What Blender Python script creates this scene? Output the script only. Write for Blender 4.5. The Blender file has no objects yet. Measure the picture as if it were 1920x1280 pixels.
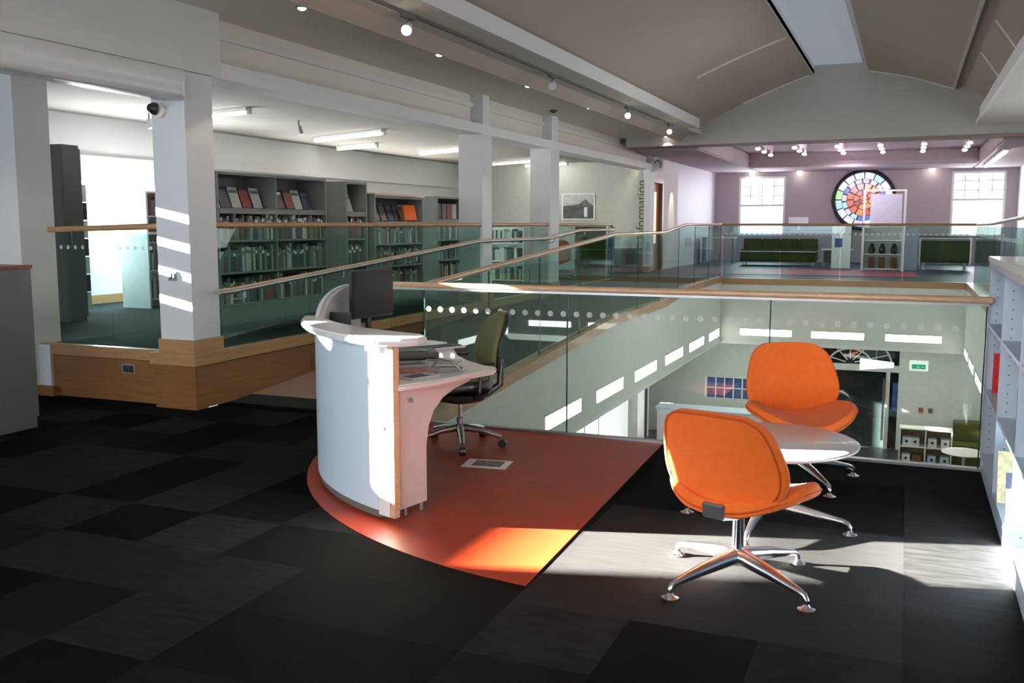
import bpy, bmesh, math, random
from mathutils import Vector, Matrix
random.seed(7)
PI = math.pi
sc = bpy.context.scene
C = sc.collection
# ------------------------------------------------------------------ camera
F = 1800.0
pitch = math.atan(220 / F)
yaw = math.atan((1704 - 960) * math.cos(pitch) / F)
cd = bpy.data.cameras.new('camera'); cam = bpy.data.objects.new('camera', cd); C.objects.link(cam)
cd.sensor_width = 36; cd.lens = F / 1920 * 36; cd.clip_end = 300
cam.location = (0, 0, 1.55); cam.rotation_euler = (PI / 2 - pitch, 0, yaw)
sc.camera = cam
# ------------------------------------------------------------------ colour management, sky, sun, window daylight, added fill
sc.view_settings.view_transform = 'Standard'; sc.view_settings.look = 'None'
sc.view_settings.gamma = 1; sc.view_settings.exposure = 0.5; sc.view_settings.use_curve_mapping = False
sc.cycles.use_denoising = True; sc.cycles.transparent_max_bounces = 24; sc.cycles.max_bounces = 7
sc.cycles.diffuse_bounces = 4; sc.cycles.glossy_bounces = 3; sc.cycles.sample_clamp_indirect = 6
w = bpy.data.worlds.new('sky'); sc.world = w; w.use_nodes = True
bg = w.node_tree.nodes['Background']; bg.inputs[0].default_value = (0.80, 0.90, 1.0, 1); bg.inputs[1].default_value = 1.6
SUN = Vector((1, 0.283, -0.20)).normalized()
sd = bpy.data.lights.new('sun', 'SUN'); so = bpy.data.objects.new('sun', sd); C.objects.link(so)
sd.energy = 480; sd.angle = math.radians(0.7); sd.color = (1, 0.93, 0.82)
so.rotation_euler = SUN.to_track_quat('-Z', 'Y').to_euler(); so.location = (-30, -4, 9)
def area(name, loc, d, sx, sy, power, col=(0.85, 0.92, 1.0)):
    l = bpy.data.lights.new(name, 'AREA'); l.shape = 'RECTANGLE'; l.size = sx; l.size_y = sy; l.energy = power; l.color = col
    o = bpy.data.objects.new(name, l); C.objects.link(o); o.location = loc
    o.rotation_euler = Vector(d).to_track_quat('-Z', 'Y').to_euler(); return o
BLUE = (0.72, 0.86, 1.0)
area('window_daylight', (-5.0, -4.4, 1.9), (0, 1, 0), 5.0, 1.5, 170, BLUE)
area('window_daylight', (-10.15, 0.4, 1.9), (1, 0, 0), 4.0, 1.0, 50, BLUE)
area('window_daylight', (-10.15, 10.4, 1.7), (1, 0, 0), 3.0, 1.4, 120, (0.95, 0.96, 1))
area('window_daylight', (-10.15, 16.5, 1.9), (1, 0, 0), 6.0, 1.3, 110, (1, 0.95, 0.9))
area('window_daylight', (-4.05, 29.2, 2.1), (0, -1, 0), 1.2, 1.5, 36, (0.88, 0.9, 1.0))
area('window_daylight', (1.73, 29.2, 2.1), (0, -1, 0), 1.2, 1.5, 36, (0.88, 0.9, 1.0))
area('side_fill', (2.6, 12.0, 2.3), (-1, 0, 0.05), 10.0, 1.2, 50, (0.85, 0.92, 1))  # added fill for the cove, beam and column faces; right wall is solid
area('vault_fill', (-1.35, -4.3, 3.9), (0, 1, 0.02), 3.0, 0.7, 190, (1, 0.93, 0.86))  # added fill that brightens the vault; no window is built there
area('lower_hall_lighting', (-1.2, 20.6, -0.90), (0, -0.55, -1), 6.0, 1.2, 34, (0.97, 1, 0.93))
area('lower_hall_lighting', (-1.2, 20.7, -0.95), (0, 0.2, -1), 6.0, 1.2, 30, (0.97, 1, 0.93))
area('lower_hall_lighting', (1.7, 13.5, -1.0), (-0.9, 0, -0.6), 1.0, 10.0, 80, (0.97, 1, 0.95))

# ------------------------------------------------------------------ materials
MATS = {}
def mat(name, col, rough=0.6, metal=0.0, noise=0.05, nscale=8.0, bump=0.0, bscale=200.0, emit=0, ecol=None, stretch=None, spec=0.5, coat=0, sheen=0, col2=None):
    m = bpy.data.materials.new(name); m.use_nodes = True; nt = m.node_tree; b = nt.nodes['Principled BSDF']
    tc = nt.nodes.new('ShaderNodeNewGeometry'); mp = nt.nodes.new('ShaderNodeMapping')
    nt.links.new(tc.outputs['Position'], mp.inputs[0])
    if stretch: mp.inputs['Scale'].default_value = stretch
    n = nt.nodes.new('ShaderNodeTexNoise'); n.inputs['Scale'].default_value = nscale; n.inputs['Detail'].default_value = 3
    nt.links.new(mp.outputs[0], n.inputs['Vector'])
    r = nt.nodes.new('ShaderNodeValToRGB'); r.color_ramp.elements[0].position = 0.3; r.color_ramp.elements[1].position = 0.7
    c2 = col2 or tuple(min(1, c * (1 + noise)) for c in col)
    c1 = col if col2 else tuple(c * (1 - noise) for c in col)
    r.color_ramp.elements[0].color = (*c1, 1); r.color_ramp.elements[1].color = (*c2, 1)
    nt.links.new(n.outputs['Fac'], r.inputs[0]); nt.links.new(r.outputs[0], b.inputs['Base Color'])
    b.inputs['Roughness'].default_value = rough; b.inputs['Metallic'].default_value = metal
    b.inputs['Specular IOR Level'].default_value = spec; b.inputs['Coat Weight'].default_value = coat
    b.inputs['Sheen Weight'].default_value = sheen
    if bump:
        n2 = nt.nodes.new('ShaderNodeTexNoise'); n2.inputs['Scale'].default_value = bscale
        nt.links.new(tc.outputs['Position'], n2.inputs['Vector'])
        bp = nt.nodes.new('ShaderNodeBump'); bp.inputs['Strength'].default_value = bump; bp.inputs['Distance'].default_value = 0.004
        nt.links.new(n2.outputs['Fac'], bp.inputs['Height']); nt.links.new(bp.outputs[0], b.inputs['Normal'])
    if emit:
        b.inputs['Emission Color'].default_value = (*(ecol or col), 1); b.inputs['Emission Strength'].default_value = emit
    MATS[name] = m; return m
def glassmat(name, tint, fres=1.45):
    m = bpy.data.materials.new(name); m.use_nodes = True; nt = m.node_tree; nt.nodes.clear()
    o = nt.nodes.new('ShaderNodeOutputMaterial'); t = nt.nodes.new('ShaderNodeBsdfTransparent'); t.inputs[0].default_value = (*tint, 1)
    g = nt.nodes.new('ShaderNodeBsdfGlossy'); g.inputs['Roughness'].default_value = 0.02; g.inputs[0].default_value = (0.9, 1, 0.97, 1)
    f = nt.nodes.new('ShaderNodeFresnel'); f.inputs[0].default_value = fres
    n = nt.nodes.new('ShaderNodeTexNoise'); n.inputs['Scale'].default_value = 3
    mx = nt.nodes.new('ShaderNodeMixShader')
    ge = nt.nodes.new('ShaderNodeNewGeometry'); mm = nt.nodes.new('ShaderNodeMath'); mm.operation = 'SUBTRACT'; mm.inputs[0].default_value = 1
    m2 = nt.nodes.new('ShaderNodeMath'); m2.operation = 'MULTIPLY'; nt.links.new(ge.outputs['Backfacing'], mm.inputs[1])
    nt.links.new(mm.outputs[0], m2.inputs[0]); nt.links.new(f.outputs[0], m2.inputs[1])
    nt.links.new(m2.outputs[0], mx.inputs[0]); nt.links.new(t.outputs[0], mx.inputs[1]); nt.links.new(g.outputs[0], mx.inputs[2])
    nt.links.new(mx.outputs[0], o.inputs[0]); MATS[name] = m; return m
wallw = mat('white_wall_paint', (0.74, 0.735, 0.72), 0.8, noise=0.015, nscale=2)
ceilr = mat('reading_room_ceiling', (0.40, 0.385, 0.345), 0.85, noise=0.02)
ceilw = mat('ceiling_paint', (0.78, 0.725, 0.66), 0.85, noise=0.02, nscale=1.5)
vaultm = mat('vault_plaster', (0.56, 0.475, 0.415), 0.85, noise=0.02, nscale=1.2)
beamw = mat('beam_paint', (0.80, 0.79, 0.79), 0.6, noise=0.01)
colw = mat('column_paint', (0.74, 0.75, 0.78), 0.6, noise=0.01)
fasc = mat('fascia_paint', (0.70, 0.72, 0.66), 0.7, noise=0.015)
lilac = mat('lilac_wall_paint', (0.42, 0.365, 0.40), 0.8, noise=0.02)
wood = mat('maple_wood', (0.20, 0.088, 0.026), 0.38, noise=0.14, nscale=3, stretch=(1, 1, 14), bump=0.05, bscale=60)
woodl = mat('pale_maple_rail', (0.62, 0.41, 0.25), 0.3, noise=0.12, nscale=4, stretch=(2, 2, 12), coat=0.3)
woodn = mat('maple_nosing', (0.40, 0.22, 0.10), 0.35, noise=0.12, nscale=4, stretch=(1, 1, 10), coat=0.2)
redtop = mat('mahogany_top', (0.16, 0.02, 0.012), 0.4)
greym = mat('grey_laminate', (0.065, 0.067, 0.07), 0.5, noise=0.03)
greyd = mat('dark_grey_metal', (0.13, 0.13, 0.125), 0.5, noise=0.04)
gedge = mat('dark_glass_edge', (0.015, 0.05, 0.04), 0.2)
shelfg = mat('bookcase_grey', (0.17, 0.185, 0.17), 0.5, noise=0.04)
shelfw = mat('shelf_pale_blue', (0.52, 0.62, 0.74), 0.45, noise=0.02)
whitel = mat('white_laminate', (0.80, 0.80, 0.80), 0.3, noise=0.01, coat=0.2)
deskp = mat('desk_panel_white', (0.66, 0.78, 0.90), 0.35, noise=0.01, coat=0.2)
deskt = mat('desk_top', (0.72, 0.68, 0.68), 0.3, noise=0.02, coat=0.3)
orangeF = mat('orange_fabric', (0.86, 0.155, 0.012), 0.85, noise=0.04, nscale=30, bump=0.25, bscale=900, sheen=0.1)
orangeD = mat('orange_piping', (0.50, 0.075, 0.006), 0.85, noise=0.05)
orangeM = mat('orange_linoleum', (0.27, 0.027, 0.005), 0.42, noise=0.10, nscale=5, bump=0.05, bscale=300, spec=0.3)
chrome = mat('polished_aluminium', (0.82, 0.83, 0.86), 0.2, 1.0, noise=0.02)
steel = mat('brushed_steel', (0.45, 0.46, 0.48), 0.35, 0.9)
blackp = mat('black_plastic', (0.012, 0.012, 0.013), 0.4)
blacks = mat('black_screen', (0.016, 0.017, 0.018), 0.25)
olive = mat('olive_fabric', (0.10, 0.115, 0.045), 0.9, bump=0.2, bscale=700)
oliveS = mat('sofa_green_fabric', (0.045, 0.06, 0.008), 0.9, bump=0.2, bscale=500)
glassN = glassmat('balustrade_glass', (0.955, 0.985, 0.965))
glassR = glassmat('green_tinted_glass', (0.75, 0.875, 0.835))
dotm = mat('frosted_dot', (0.80, 0.86, 0.83), 0.8)
_n = dotm.node_tree; _t = _n.nodes.new('ShaderNodeBsdfTransparent'); _m = _n.nodes.new('ShaderNodeMixShader'); _m.inputs[0].default_value = 0.45
_n.links.new(_t.outputs[0], _m.inputs[1]); _n.links.new(_n.nodes['Principled BSDF'].outputs[0], _m.inputs[2]); _n.links.new(_m.outputs[0], _n.nodes['Material Output'].inputs[0])
tubeM = mat('fluorescent_tube', (1, 1, 1), emit=16.0, ecol=(1, 0.97, 0.9))
slotM = mat('light_slot_diffuser', (1, 1, 1), emit=5.0, ecol=(1, 1, 0.98))
bulbM = mat('halogen_bulb', (1, 1, 1), emit=14.0, ecol=(1, 0.9, 0.75))
skyp = mat('skylight_panel', (0.35, 0.37, 0.40), emit=0.17, ecol=(0.78, 0.86, 1.0))
darkv = mat('dark_void_glass', (0.01, 0.015, 0.016), 0.15)
paperM = mat('printed_paper', (0.80, 0.80, 0.78), 0.6)
paperC = mat('colour_print', (0.5, 0.25, 0.22), 0.5, noise=0.6, nscale=40)
carpetP = mat('platform_carpet', (0.020, 0.034, 0.038), 0.95, noise=0.6, nscale=3, stretch=(1.2, 9, 1), bump=0.3, bscale=600, spec=0.15)
carpetR = mat('ramp_carpet', (0.012, 0.018, 0.015), 0.95, noise=0.25, nscale=3, bump=0.2, bscale=600, spec=0.2)
carpetF = mat('hall_carpet', (0.025, 0.03, 0.055), 0.5, noise=0.3, nscale=2, spec=0.5)
rugM = mat('magenta_rug', (0.30, 0.035, 0.075), 0.5, noise=0.1)
lowfl = mat('lower_floor', (0.02, 0.022, 0.024), 0.4, noise=0.2)
signg = mat('exit_sign_green', (0.0, 0.25, 0.10), emit=0.25, ecol=(0.02, 0.5, 0.25))
redm = mat('red_paint', (0.6, 0.02, 0.01), 0.4)
cream = mat('cream_finish', (0.8, 0.76, 0.70), 0.5, noise=0.02)
bluegl = mat('blue_window_print', (0.03, 0.07, 0.22), 0.3, noise=0.5, nscale=8)
TILE = []
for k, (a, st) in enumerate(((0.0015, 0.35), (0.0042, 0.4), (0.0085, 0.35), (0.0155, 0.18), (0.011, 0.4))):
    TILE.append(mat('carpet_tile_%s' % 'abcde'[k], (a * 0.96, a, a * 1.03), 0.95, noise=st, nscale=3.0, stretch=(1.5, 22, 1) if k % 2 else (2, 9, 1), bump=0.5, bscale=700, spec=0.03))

# ------------------------------------------------------------------ helpers
def wloc(o):
    v = Vector((0, 0, 0))
    while o: v += o.location; o = o.parent
    return v
class MB:
    def __init__(s): s.v = []; s.f = []; s.m = []
    def add(s, vs, fs, mi=0):
        n = len(s.v); s.v += [tuple(v) for v in vs]; s.f += [tuple(i + n for i in f) for f in fs]; s.m += [mi] * len(fs); return s
    def box(s, x0, x1, y0, y1, z0, z1, mi=0):
        return s.add([(x0, y0, z0), (x1, y0, z0), (x1, y1, z0), (x0, y1, z0), (x0, y0, z1), (x1, y0, z1), (x1, y1, z1), (x0, y1, z1)],
                     [(0, 3, 2, 1), (4, 5, 6, 7), (0, 1, 5, 4), (1, 2, 6, 5), (2, 3, 7, 6), (3, 0, 4, 7)], mi)
    def prism(s, poly, z0, z1, mi=0):            # poly of (x,y), counter-clockwise
        n = len(poly)
        return s.add([(x, y, z0) for x, y in poly] + [(x, y, z1) for x, y in poly],
                     [tuple(range(n - 1, -1, -1)), tuple(range(n, 2 * n))] + [(i, (i + 1) % n, n + (i + 1) % n, n + i) for i in range(n)], mi)
    def extr(s, poly, d, mi=0):                  # 3d polygon extruded along d
        n = len(poly); d = Vector(d); P = [Vector(p) for p in poly]
        return s.add(P + [p + d for p in P], [tuple(range(n - 1, -1, -1)), tuple(range(n, 2 * n))] + [(i, (i + 1) % n, n + (i + 1) % n, n + i) for i in range(n)], mi)
    def tube(s, path, r, n=10, mi=0, flat=1.0, closed=False):
        P = [Vector(p) for p in path]; rs = r if isinstance(r, (list, tuple)) else [r] * len(P); L = len(P); vs = []; fs = []
        up0 = None
        for i, p in enumerate(P):
            if closed: t = (P[(i + 1) % L] - P[i - 1])
            else: t = (P[min(i + 1, L - 1)] - P[max(i - 1, 0)])
            t.normalize()
            ref = Vector((0, 0, 1)) if abs(t.z) < 0.95 else Vector((0, 1, 0))
            a = t.cross(ref).normalized(); b = a.cross(t).normalized()
            if up0 is not None and a.dot(up0) < 0: a = -a; b = -b
            up0 = a
            for k in range(n):
                an = 2 * PI * k / n; vs.append(p + a * math.cos(an) * rs[i] + b * math.sin(an) * rs[i] * flat)
        for i in range(L if closed else L - 1):
            j = (i + 1) % L
            for k in range(n): fs.append((i * n + k, i * n + (k + 1) % n, j * n + (k + 1) % n, j * n + k))
        if not closed: fs.append(tuple(range(n - 1, -1, -1))); fs.append(tuple((L - 1) * n + k for k in range(n)))
        return s.add(vs, fs, mi)
    def lathe(s, prof, c, n=24, mi=0):           # prof of (r,z)
        vs = []; fs = []; L = len(prof)
        for r, z in prof:
            for k in range(n): a = 2 * PI * k / n; vs.append((c[0] + r * math.cos(a), c[1] + r * math.sin(a), c[2] + z))
        for i in range(L - 1):
            for k in range(n): fs.append((i * n + k, i * n + (k + 1) % n, (i + 1) * n + (k + 1) % n, (i + 1) * n + k))
        if prof[0][0] > 1e-5: fs.append(tuple(range(n - 1, -1, -1)))
        if prof[-1][0] > 1e-5: fs.append(tuple((L - 1) * n + k for k in range(n)))
        return s.add(vs, fs, mi)
    def disc(s, c, nrm, r, h, n=14, mi=0):
        c = Vector(c); d = Vector(nrm).normalized(); ref = Vector((0, 0, 1)) if abs(d.z) < 0.9 else Vector((1, 0, 0))
        a = d.cross(ref).normalized(); b = d.cross(a)
        return s.extr([c + a * r * math.cos(2 * PI * k / n) + b * r * math.sin(2 * PI * k / n) for k in range(n)], d * h, mi)
    def build(s, name, m, parent=None, bevel=0, smooth=False, kind=None, sub=0):
        L = wloc(parent) if parent else Vector((0, 0, 0))
        me = bpy.data.meshes.new(name); me.from_pydata([(v[0] - L.x, v[1] - L.y, v[2] - L.z) for v in s.v], [], s.f)
        for mm in (m if isinstance(m, (list, tuple)) else [m]): me.materials.append(mm)
        me.polygons.foreach_set('material_index', s.m)
        bm = bmesh.new(); bm.from_mesh(me); bmesh.ops.recalc_face_normals(bm, faces=bm.faces)
        if bevel:
            es = [e for e in bm.edges if len(e.link_faces) == 2 and e.calc_face_angle(0) > 0.6]
            bmesh.ops.bevel(bm, geom=es, offset=bevel, segments=2, affect='EDGES', clamp_overlap=True)
        bm.to_mesh(me); bm.free()
        if smooth: me.polygons.foreach_set('use_smooth', [True] * len(me.polygons)); me.set_sharp_from_angle(angle=0.7)
        o = bpy.data.objects.new(name, me); C.objects.link(o)
        if parent: o.parent = parent
        if kind: o['kind'] = kind
        if sub: md = o.modifiers.new('sub', 'SUBSURF'); md.levels = md.render_levels = sub
        return o
def tag(o, label, cat, group=None):
    o['label'] = label; o['category'] = cat
    if group: o['group'] = group
    return o
def thing(name, label, cat, loc=(0, 0, 0), group=None):
    o = bpy.data.objects.new(name, None); C.objects.link(o); o.location = loc; o.empty_display_size = 0.1
    return tag(o, label, cat, group)
def struct(name, mb, m, parent=None, **k): return mb.build(name, m, parent, kind=None if parent else 'structure', **k)
KIDS = {}
def copy_tree(o, parent=None):
    c = o.copy(); C.objects.link(c)
    if parent: c.parent = parent
    for ch in [x for x in bpy.data.objects if x.parent == o]: copy_tree(ch, c)
    return c
def B(*a): return MB().box(*a)

# ------------------------------------------------------------------ setting
XL, XR = -3.43, 1.05           # void sides
Y0, Y1 = 6.62, 19.46           # void near and far
XW = -10.3                     # left outer wall
XP = -5.46                     # platform edge, beam plane
ZP = 0.46; ZL = -3.3; YF = 29.5; XRW = 2.7; YB = -4.6
DECK = [(6.7, 0.0), (11.9, 0.34), (14.6, 0.34), (16.2, ZP), (19.46, ZP)]
def deck(y):
    if y <= DECK[0][0]: return 0.0
    for (a, za), (b, zb) in zip(DECK, DECK[1:]):
        if y <= b: return za + (zb - za) * (y - a) / (b - a)
    return ZP
def rampline(f, ya, yb, step=0.35):
    ys = sorted(set([ya, yb] + [y for y, z in DECK if ya < y < yb] + [ya + step * i for i in range(int((yb - ya) / step) + 1)]))
    return [(y, f(y)) for y in ys]
fl = struct('floor', MB().prism([(XW, YB), (XRW, YB), (XRW, Y0), (XL, Y0), (XL, 6.72), (XP, 6.72), (XP, 6.46), (XW, 6.46)], -0.30, -0.006), blackp)
# carpet tiles, each one its own piece; joints follow the room axes
tile_me = {}
def tile_mesh(w_, d_, k):
    key = (round(w_, 3), round(d_, 3), k)
    if key not in tile_me:
        o = MB().box(0.0002, w_ - 0.0002, 0.0002, d_ - 0.0002, -0.0055, 0).build('carpet_tile', TILE[k]); tile_me[key] = o.data; bpy.data.objects.remove(o)
    return tile_me[key]
xs = [-10.3 + 0.5 * i for i in range(0)]
g0 = -7.95
for i in range(18):
    x0 = g0 + 0.5 * i; x1 = min(x0 + 0.5, 1.05)
    for j in range(16):
        y0 = -0.97 + 0.5 * j; y1 = min(y0 + 0.5, Y0 - 0.02)
        if x0 < -5.9: y1 = min(y1, 6.43)
        elif x0 < XP: y1 = min(y1, 6.31)
        if y1 - y0 < 0.02 or y0 < 0.4: continue
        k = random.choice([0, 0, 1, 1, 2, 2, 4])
        if 3.4 < y0 < 4.6 and -1.5 < x0 < -0.1: k = 3  # paler tiles put extra brightness into the sun patch
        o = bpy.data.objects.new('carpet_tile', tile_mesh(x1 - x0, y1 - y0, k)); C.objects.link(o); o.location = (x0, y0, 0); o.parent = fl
ny = MB().box(XW, g0, YB, 6.4, -0.0055, 0).box(g0, 1.05, YB, 0.53, -0.0055, 0).box(1.05, XRW, YB, 6.6, -0.0055, 0)
o = ny.build('carpet', TILE[1], fl, kind='stuff')
# orange mat
cx, cy, R = -1.17, 6.331, 2.638
poly = [(-1.545, 6.60)]
a0 = math.atan2(6.60 - cy, -3.79 - cx); a1 = math.atan2(3.722 - cy, -1.456 - cx) + 2 * PI
poly += [(cx + R * math.cos(a0 + (a1 - a0) * t / 40), cy + R * math.sin(a0 + (a1 - a0) * t / 40)) for t in range(41)]
o = MB().prism(poly, 0.0005, 0.004).build('floor_mat', orangeM); tag(o, 'orange-red linoleum floor area under the reception desk with a curved front edge', 'floor mat')
# void fascias
p = [(y, z) for y, z in rampline(lambda y: deck(y) - 0.03, Y0, Y1)]
struct('wall_void_left', MB().extr([(XL - 0.12, y, z) for y, z in p] + [(XL - 0.12, Y1, -0.80), (XL - 0.12, Y0, -0.80)], (0.12, 0, 0)), fasc)
struct('wall_void_far', B(XL, XR, Y1, Y1 + 0.12, -0.80, ZP - 0.10), fasc)
struct('wall_void_right', B(XR, XR + 0.12, Y0, Y1, -0.80, ZP - 0.10), fasc)
struct('wall_void_near', B(XL, XRW, Y0 - 0.02, Y0 + 0.0, -0.80, -0.02), fasc)
struct('trim_1', B(XL - 0.12, XR + 0.12, Y1 - 0.012, Y1 - 0.002, -0.84, -0.78), beamw)
struct('trim_2', B(XL, XL + 0.01, Y0, Y1, -0.82, -0.79), beamw)
# wood nosings round the void
def sweepY(prof, ya, yb, f, step=0.35):      # prof of (x,z offset), follows f(y)
    pts = rampline(f, ya, yb, step); n = len(prof); vs = []; fs = []
    for y, z in pts: vs += [(x, y, z + dz) for x, dz in prof]
    for i in range(len(pts) - 1):
        for k in range(n): fs.append((i * n + k, i * n + (k + 1) % n, (i + 1) * n + (k + 1) % n, (i + 1) * n + k))
    fs.append(tuple(range(n - 1, -1, -1))); fs.append(tuple((len(pts) - 1) * n + k for k in range(n)))
    return MB().add(vs, fs)
struct('trim_3', sweepY([(XL - 0.13, -0.06), (XL + 0.025, -0.06), (XL + 0.025, 0.045), (XL - 0.13, 0.045)], Y0, Y1 + 0.02, deck), woodn)
struct('trim_4', B(XL - 0.13, XR + 0.15, Y1 - 0.025, Y1 + 0.14, ZP - 0.10, ZP + 0.02), woodn)
struct('trim_5', B(XR - 0.025, XR + 0.14, Y0, Y1 - 0.03, ZP - 0.10, ZP + 0.02), woodn)
struct('trim_6', B(XL + 0.02, 0.49, Y0 - 0.035, Y0 + 0.02, -0.06, 0.018), steel)
# ramp
struct('ramp', MB().extr([(XP, y, z) for y, z in rampline(deck, 6.7, Y1)] + [(XP, Y1, -0.25), (XP, 6.7, -0.25)], (XL - 0.12 - XP, 0, 0)), carpetR)
struct('ramp_threshold', MB().extr([(XP + 0.015, y, z + 0.004) for y, z in rampline(deck, 7.05, 8.1)] + [(XP + 0.015, y, z + 0.0005) for y, z in reversed(rampline(deck, 7.05, 8.1))], (XL - 0.14 - XP, 0, 0)), mat('threshold_lino', (0.30, 0.19, 0.16), 0.5))
struct('trim_7', MB().box(XP, XL - 0.13, 6.60, 6.72, -0.02, 0.004), TILE[0])
# platform
struct('floor.001', MB().prism([(XW, 6.45), (XP - 0.02, 6.45), (XP - 0.02, 22), (XW, 22)], 0.0, ZP), carpetP)
struct('floor.002', MB().prism([(XW, Y1 + 0.12), (XRW, Y1 + 0.12), (XRW, YF), (XW, YF)], 0.18, ZP - 0.001), carpetF)
struct('floor.003', B(XR + 0.12, XRW, Y0, Y1 + 0.12, 0.16, ZP - 0.001), carpetF)
struct('floor.004', B(XW, XRW, 2.0, 24, ZL - 0.1, ZL), lowfl)
# plinth panelling
pl = struct('wall_plinth', MB().box(XP - 0.02, XP, 6.33, Y1, 0.0, ZP - 0.09), wood)
for a, b in ((6.34, 8.0), (8.0, 9.9), (9.9, 11.8), (11.8, 13.7), (13.7, 16.2)):
    o = MB().box(XP, XP + 0.014, a + 0.004, b - 0.004, 0.004, ZP - 0.10).build('panel', wood, pl)
o = MB().box(-7.35, -5.88, 6.432, 6.449, 0.0, ZP - 0.09).build('panel', wood, pl)
o = MB().box(-5.88, XP + 0.012, 6.32, 6.47, 0.0, ZP - 0.09).build('panel', wood, pl)
struct('trim_8', MB().box(-7.35, -5.90, 6.43, 6.50, ZP - 0.085, ZP + 0.012), woodn)
struct('trim_9', MB().box(-5.90, XP + 0.035, 6.29, 6.72, ZP - 0.085, ZP + 0.014), woodn)
struct('trim_10', MB().box(XP - 0.06, XP + 0.03, 6.72, 18.6, ZP - 0.085, ZP + 0.012), woodn)
# columns
def column(name, x0, x1, y0, y1, z0=ZP, z1=2.78):
    c = struct(name, B(x0, x1, y0, y1, z0 + 0.005, z1), colw)
    s = 0.018
    o = MB().box(x0 - s, x1 + s, y0 - s, y1 + s, z0 + 0.015, z0 + 0.13).build('skirting', woodn, c); return c
column('column', -5.80, -5.46, 6.33, 6.67)
column('column.001', -5.83, -5.47, 12.25, 12.58)
column('column.002', -5.83, -5.47, 15.0, 15.42)
column('column.003', -5.585, -5.45, 21.5, 21.9)
struct('wall_left_pier', B(-8.2, -7.30, 6.28, 6.66, 0.0, 2.99), wallw)
struct('wall_left_pier.001', B(-8.2, -7.16, 6.40, 6.50, 0.0, ZP), wallw)
struct('baseboard_left', B(-7.33, -7.10, 6.36, 6.45, 0.0, 0.09), wood)
struct('wall_platform_left', B(XW, -8.2, 6.36, 6.46, 0.0, ZP), wood)
# beam, bulkhead, recess
struct('beam', B(-5.80, XP, 6.801, 22.0, 2.775, 2.905), beamw)
struct('beam.001', B(-5.80, XP, YB, 6.80, 2.775, 3.31), wallw)
struct('shadow_line_strip', MB().box(XP + 0.0005, XP + 0.006, YB, 6.32, 2.772, 2.784), greyd)  # dark strip standing in for the shadow line above the roller housing
struct('wall_recess', B(-5.72, -5.64, 6.8, 22, 2.905, 3.32), ceilw)
struct('trim_11', B(-5.64, -5.60, 6.8, 22, 3.14, 3.20), wallw)
for i, (a, b) in enumerate(((12.28, 12.5), (15.05, 15.35))): struct('pilaster', B(-5.64, XP - 0.01, a, b, 2.905, 3.31), colw)
# main ceiling with long white cove edge
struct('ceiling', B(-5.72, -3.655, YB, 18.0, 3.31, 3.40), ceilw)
struct('ceiling.001', B(-5.72, -3.9, 18.0, 22.0, 3.31, 3.40), ceilw)
struct('trim_12', B(-3.70, -3.65, YB, 18.0, 3.305, 3.475), beamw)
struct('ceiling.002', B(1.03, XRW, YB, 19.5, 3.31, 3.40), ceilw)
struct('trim_13', B(1.0, 1.05, YB, 18.0, 3.305, 3.475), beamw)
# vault: profile across X
PR = [(-4.75, 2.95), (-4.4, 3.16), (-3.97, 3.47), (-3.55, 3.69), (-3.14, 3.88), (-2.54, 4.13), (-2.1, 4.29), (-1.80, 4.39), (-0.88, 4.40), (-0.16, 4.25), (0.25, 4.12), (0.62, 3.975)]
def vz(x):
    for (a, za), (b, zb) in zip(PR, PR[1:]):
        if a <= x <= b: return za + (zb - za) * (x - a) / (b - a)
    return PR[-1][1]
def arcstrip(xa, xb, ya, yb, th, off=0.0, n=14):
    X_ = [xa + (xb - xa) * i / n for i in range(n + 1)]
    import math as _m
    def sm(x): return sum(vz(max(-4.75, min(0.62, x + d))) for d in (-0.15, 0, 0.15)) / 3
    lo = [(x, ya, sm(x) + off) for x in X_]; return MB().extr(lo + [(x, ya, z + th) for x, _, z in reversed(lo)], (0, yb - ya, 0))
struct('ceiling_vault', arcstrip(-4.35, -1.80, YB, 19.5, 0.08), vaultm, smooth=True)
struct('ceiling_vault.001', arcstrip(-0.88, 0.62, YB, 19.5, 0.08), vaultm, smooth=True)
struct('ceiling_skylight', B(-1.86, -0.82, YB, 19.5, 4.54, 4.60), skyp)
struct('trim_14', B(-1.86, -1.80, YB, 19.5, 4.37, 4.56), beamw)
struct('trim_15', B(-0.88, -0.82, YB, 19.5, 4.36, 4.56), beamw)
struct('trim_16', MB().extr([(0.62, YB, 3.97), (0.66, YB, 3.97), (0.66, YB, 4.12), (0.62, YB, 4.12)], (0, 24.1, 0)), beamw)
struct('ceiling_right_slope', MB().extr([(0.66, YB, 4.10), (1.20, YB, 3.80), (1.80, YB, 3.40), (1.80, YB, 3.48), (1.20, YB, 3.88), (0.66, YB, 4.18)], (0, 24.1, 0)), vaultm)
struct('trim_17', arcstrip(-3.20, -1.86, 15.48, 15.54, 0.02, -0.015), beamw)
struct('trim_18', arcstrip(-3.1, -1.86, 19.44, 19.50, 0.02, -0.02), beamw)
struct('trim_19', arcstrip(-0.82, 0.62, 19.44, 19.50, 0.02, -0.02), beamw)
struct('roof', B(-6, XRW, YB, 22.2, 4.75, 4.85), greyd)
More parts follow.
